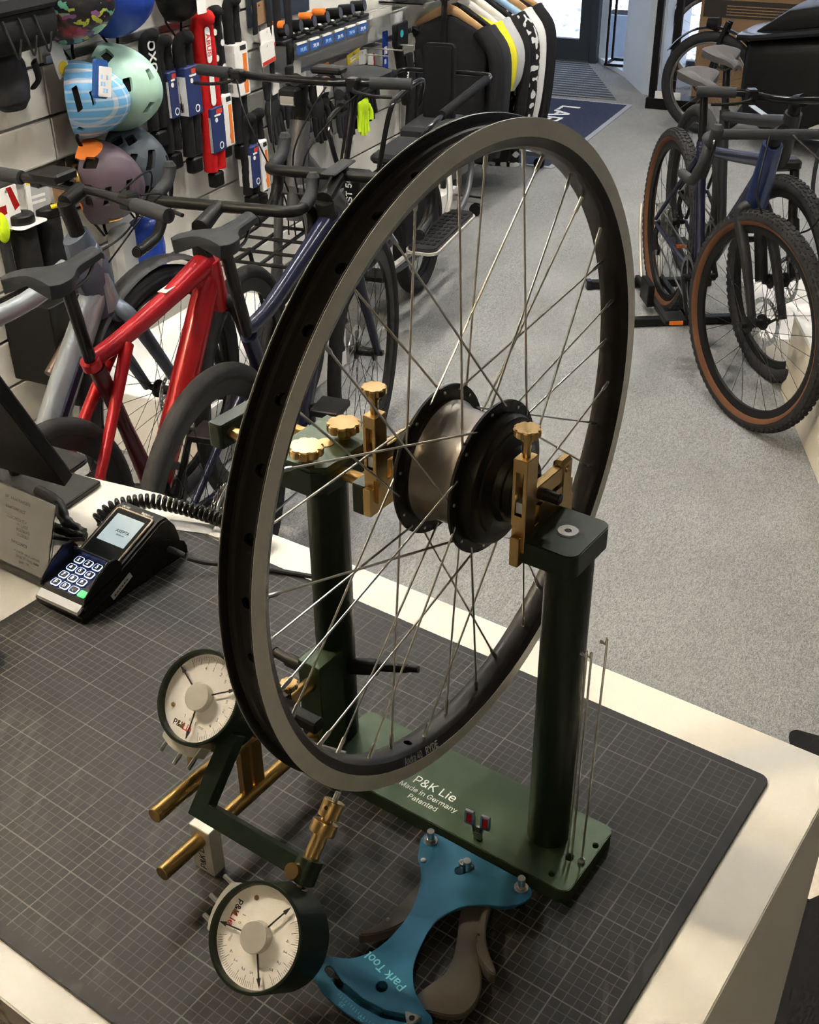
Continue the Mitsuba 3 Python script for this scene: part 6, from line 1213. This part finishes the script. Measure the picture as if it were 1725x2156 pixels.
part(cb, 'cover', loft([boxsec(x, w, z0, z1) for x, w, z0, z1 in ((-.30, .20, .635, .655), (-.48, .28, .66, .79), (-.80, .31, .72, .86), (-1.3, .32, .76, .92), (-1.62, .30, .77, .90))]), 'm_black', M=CB, smooth=30, label='black box cover')
part(cb, 'step_plate', mv(bevel_poly(sg.Polygon([(-.11, 0), (.11, 0), (.08, .075), (-.04, .085), (-.085, .06)]).difference(rrect(.05, .018, .008, .02, .045)), .012, .002), frame((-.80, .352, .135), (-1, 0, 0), (0, 0, 1))), 'm_alu', M=CB, smooth=False)
part(cb, 'rear_frame', join(tube([(-1.60, 0, .32), (-2.0, 0, .34), (-2.15, 0, .80)], .03, 12), tube([(-2.0, 0, .34), (-2.45, 0, .34)], .02, 10)), 'm_black', M=CB)
wheel_bike(cb, 'rear_wheel', CB, (-2.45, .34), .34, .055, rim='m_black')
# ---- cardboard boxes and the black display frame by the window
cbx = thing('cardboard_box', 'tall brown cardboard box with a black printed band behind the cargo bike', 'box')
part(cbx, 'carton', mv(box(-1.72, .25, 7.25, 7.60, FL + .001, -.235, .004), ROOM), 'm_card', smooth=False)
part(cbx, 'printed_band', mv(box(-1.70, .25, 7.245, 7.2495, -.37, -.265), ROOM), pm('m_band', (.035, .03, .027), .7), smooth=False)
part(cbx, 'top_flap', mv(box(-1.73, .26, 7.24, 7.61, -.235, -.222, .003), ROOM), pm('m_card_light', (.50, .36, .20), .8), smooth=False)
part(cbx, 'band_lines', mv(join(*[box(-1.55, -1.15, 7.2435, 7.2445, -.355 + .018 * i, -.349 + .018 * i) for i in range(4)], *[box(-1.03, -.62, 7.2435, 7.2445, -.345 + .018 * i, -.339 + .018 * i) for i in range(3)]), ROOM), 'm_card', smooth=False)
cb2 = solo('cardboard_box', mv(box(-1.12, .2, 6.78, 7.15, FL + .001, FL + .09, .004), ROOM), 'm_card', 'flat brown cardboard box on the floor under the cargo bike', 'box', smooth=False)
df = thing('window_stand', 'tall black metal stand by the right-hand window', 'stand')
for e in (-1.925, -1.80): part(df, 'post', mv(box(e - .022, e + .022, 6.98, 7.03, FL, 1.1, .003), ROOM), 'm_black', smooth=False)
part(df, 'base', mv(box(-1.955, -1.60, 6.95, 7.12, FL + .001, FL + .07, .004), ROOM), 'm_black', smooth=False)
part(df, 'info_plate', mv(box(-1.89, -1.72, 6.93, 6.945, FL + .075, FL + .12), ROOM @ np.eye(4)), 'm_white', smooth=False)
bk = thing('bicycle', 'silver and black bike standing in the right-hand window', 'bicycle')
M = frame(W(-1.72, 7.72, FL), -EV - .12 * NV, z=(0, 0, 1)); M[:3, 1] = np.cross([0, 0, 1.], M[:3, 0])
wheel_bike(bk, 'front_wheel', M, (0, .33), .33, .045, rim='m_rail', nsp=24); wheel_bike(bk, 'rear_wheel', M, (-1.02, .33), .33, .045, rim='m_rail', nsp=24)
part(bk, 'frame', join(fr_tubes(([(-.15, .70), (-.10, .58)], .026), ([(-.14, .66), (-.35, .42), (-.58, .28)], .022), ([(-.74, .72), (-.66, .50), (-.58, .28)], .018), ([(-.14, .68), (-.72, .66)], .018)), stays(-.70, .62, -1.02, .33), stays(-.58, .28, -1.02, .33)), 'm_silver_paint', M=M, smooth=40)
fork(bk, M, (-.15, .74), (-.10, .58), (0, .33), 'm_silver_paint')
part(bk, 'mudguard', mv(lathe([(.345, -.026), (.352, 0), (.345, .026)], 64).slice_plane((0, .08, 0), (0, 1, 0)), frame((0, 0, .33), (1, 0, 0), (0, 0, 1))), 'm_black_gloss', M=M, smooth=50)
part(bk, 'front_lamp', sphere((.02, 0, .70), 1, 2, (.03, .04, .05)), 'm_steel', M=M)
part(bk, 'stem', cyl(P3(-.15, .74), P3(-.17, .96), .018, 14), 'm_black', M=M); flat_bar(bk, M, -.15, .96, .58); seatpost(bk, M, (-.74, .70), (-.77, .86)); saddle(bk, M, -.90, .91, mat='m_black')
# ---- thin black sign frame and planter in the side window
tf = thing('sign_stand', 'thin black rectangular metal stand on the white display step', 'stand')
part(tf, 'frame', mv(join(*[box(e - .008, e + .008, n - .008, n + .008, FL + .036, .35) for e, n in ((-2.565, 8.04), (-2.585, 8.27))], box(-2.565, -2.41, 8.032, 8.048, FL + .036, FL + .052), box(-2.585, -2.43, 8.262, 8.278, FL + .036, FL + .052), box(-2.583, -2.567, 8.04, 8.27, FL + .036, FL + .052)), ROOM), 'm_black', smooth=False)
pb = thing('planter', 'grey-blue square planter outside the side window', 'planter')
part(pb, 'tub', mv(box(-2.745, -2.545, 8.50, 8.72, FL - .05, FL + .33, .006), ROOM), pm('m_planter', (.30, .36, .44), .7), smooth=False)
part(pb, 'soil', mv(box(-2.735, -2.555, 8.51, 8.71, FL + .331, FL + .334), ROOM), 'm_black_matte', smooth=False)
# ---- cowhide rug on the floor beyond the counter corner
rg = thing('rug', 'black and cream hide rug on the floor behind the right end of the counter', 'rug')
_rg = sg.Polygon([(-.10 + .0, .25), (.55, .30), (.60, 1.02), (.20, 1.20), (-.06, 1.16), (-.19, 1.135), (-.13, 1.0), (-.18, .9), (-.12, .7), (-.10, .5)]).buffer(.02)
_cr = sg.Polygon([(-.12, .86), (-.07, .78), (-.03, .70), (.0, .735), (.05, .80), (.06, .86), (.0, .845), (-.04, .90), (-.09, .93)])
_crn = sg.Polygon([(x + .006 * math.sin(i * 2.3), y + .006 * math.cos(i * 3.1)) for i, (x, y) in enumerate(_cr.segmentize(.02).exterior.coords[:-1])])
part(rg, 'dark_hide', poly3(_rg.difference(_crn), .008, FL), pm('m_hide', (.012, .012, .013), .8, spec=.25, bump=mikit.proc(lambda p, n, uv: noise(p.x * 300, p.y * 180)), bscale=.002), smooth=False)
part(rg, 'cream_patch', poly3(_crn, .0085, FL), pm('m_cream_hide', mikit.proc(lambda p, n, uv: mix((.62, .53, .44), (.72, .66, .58), noise(p.x * 160, p.y * 90))), .9), smooth=False)
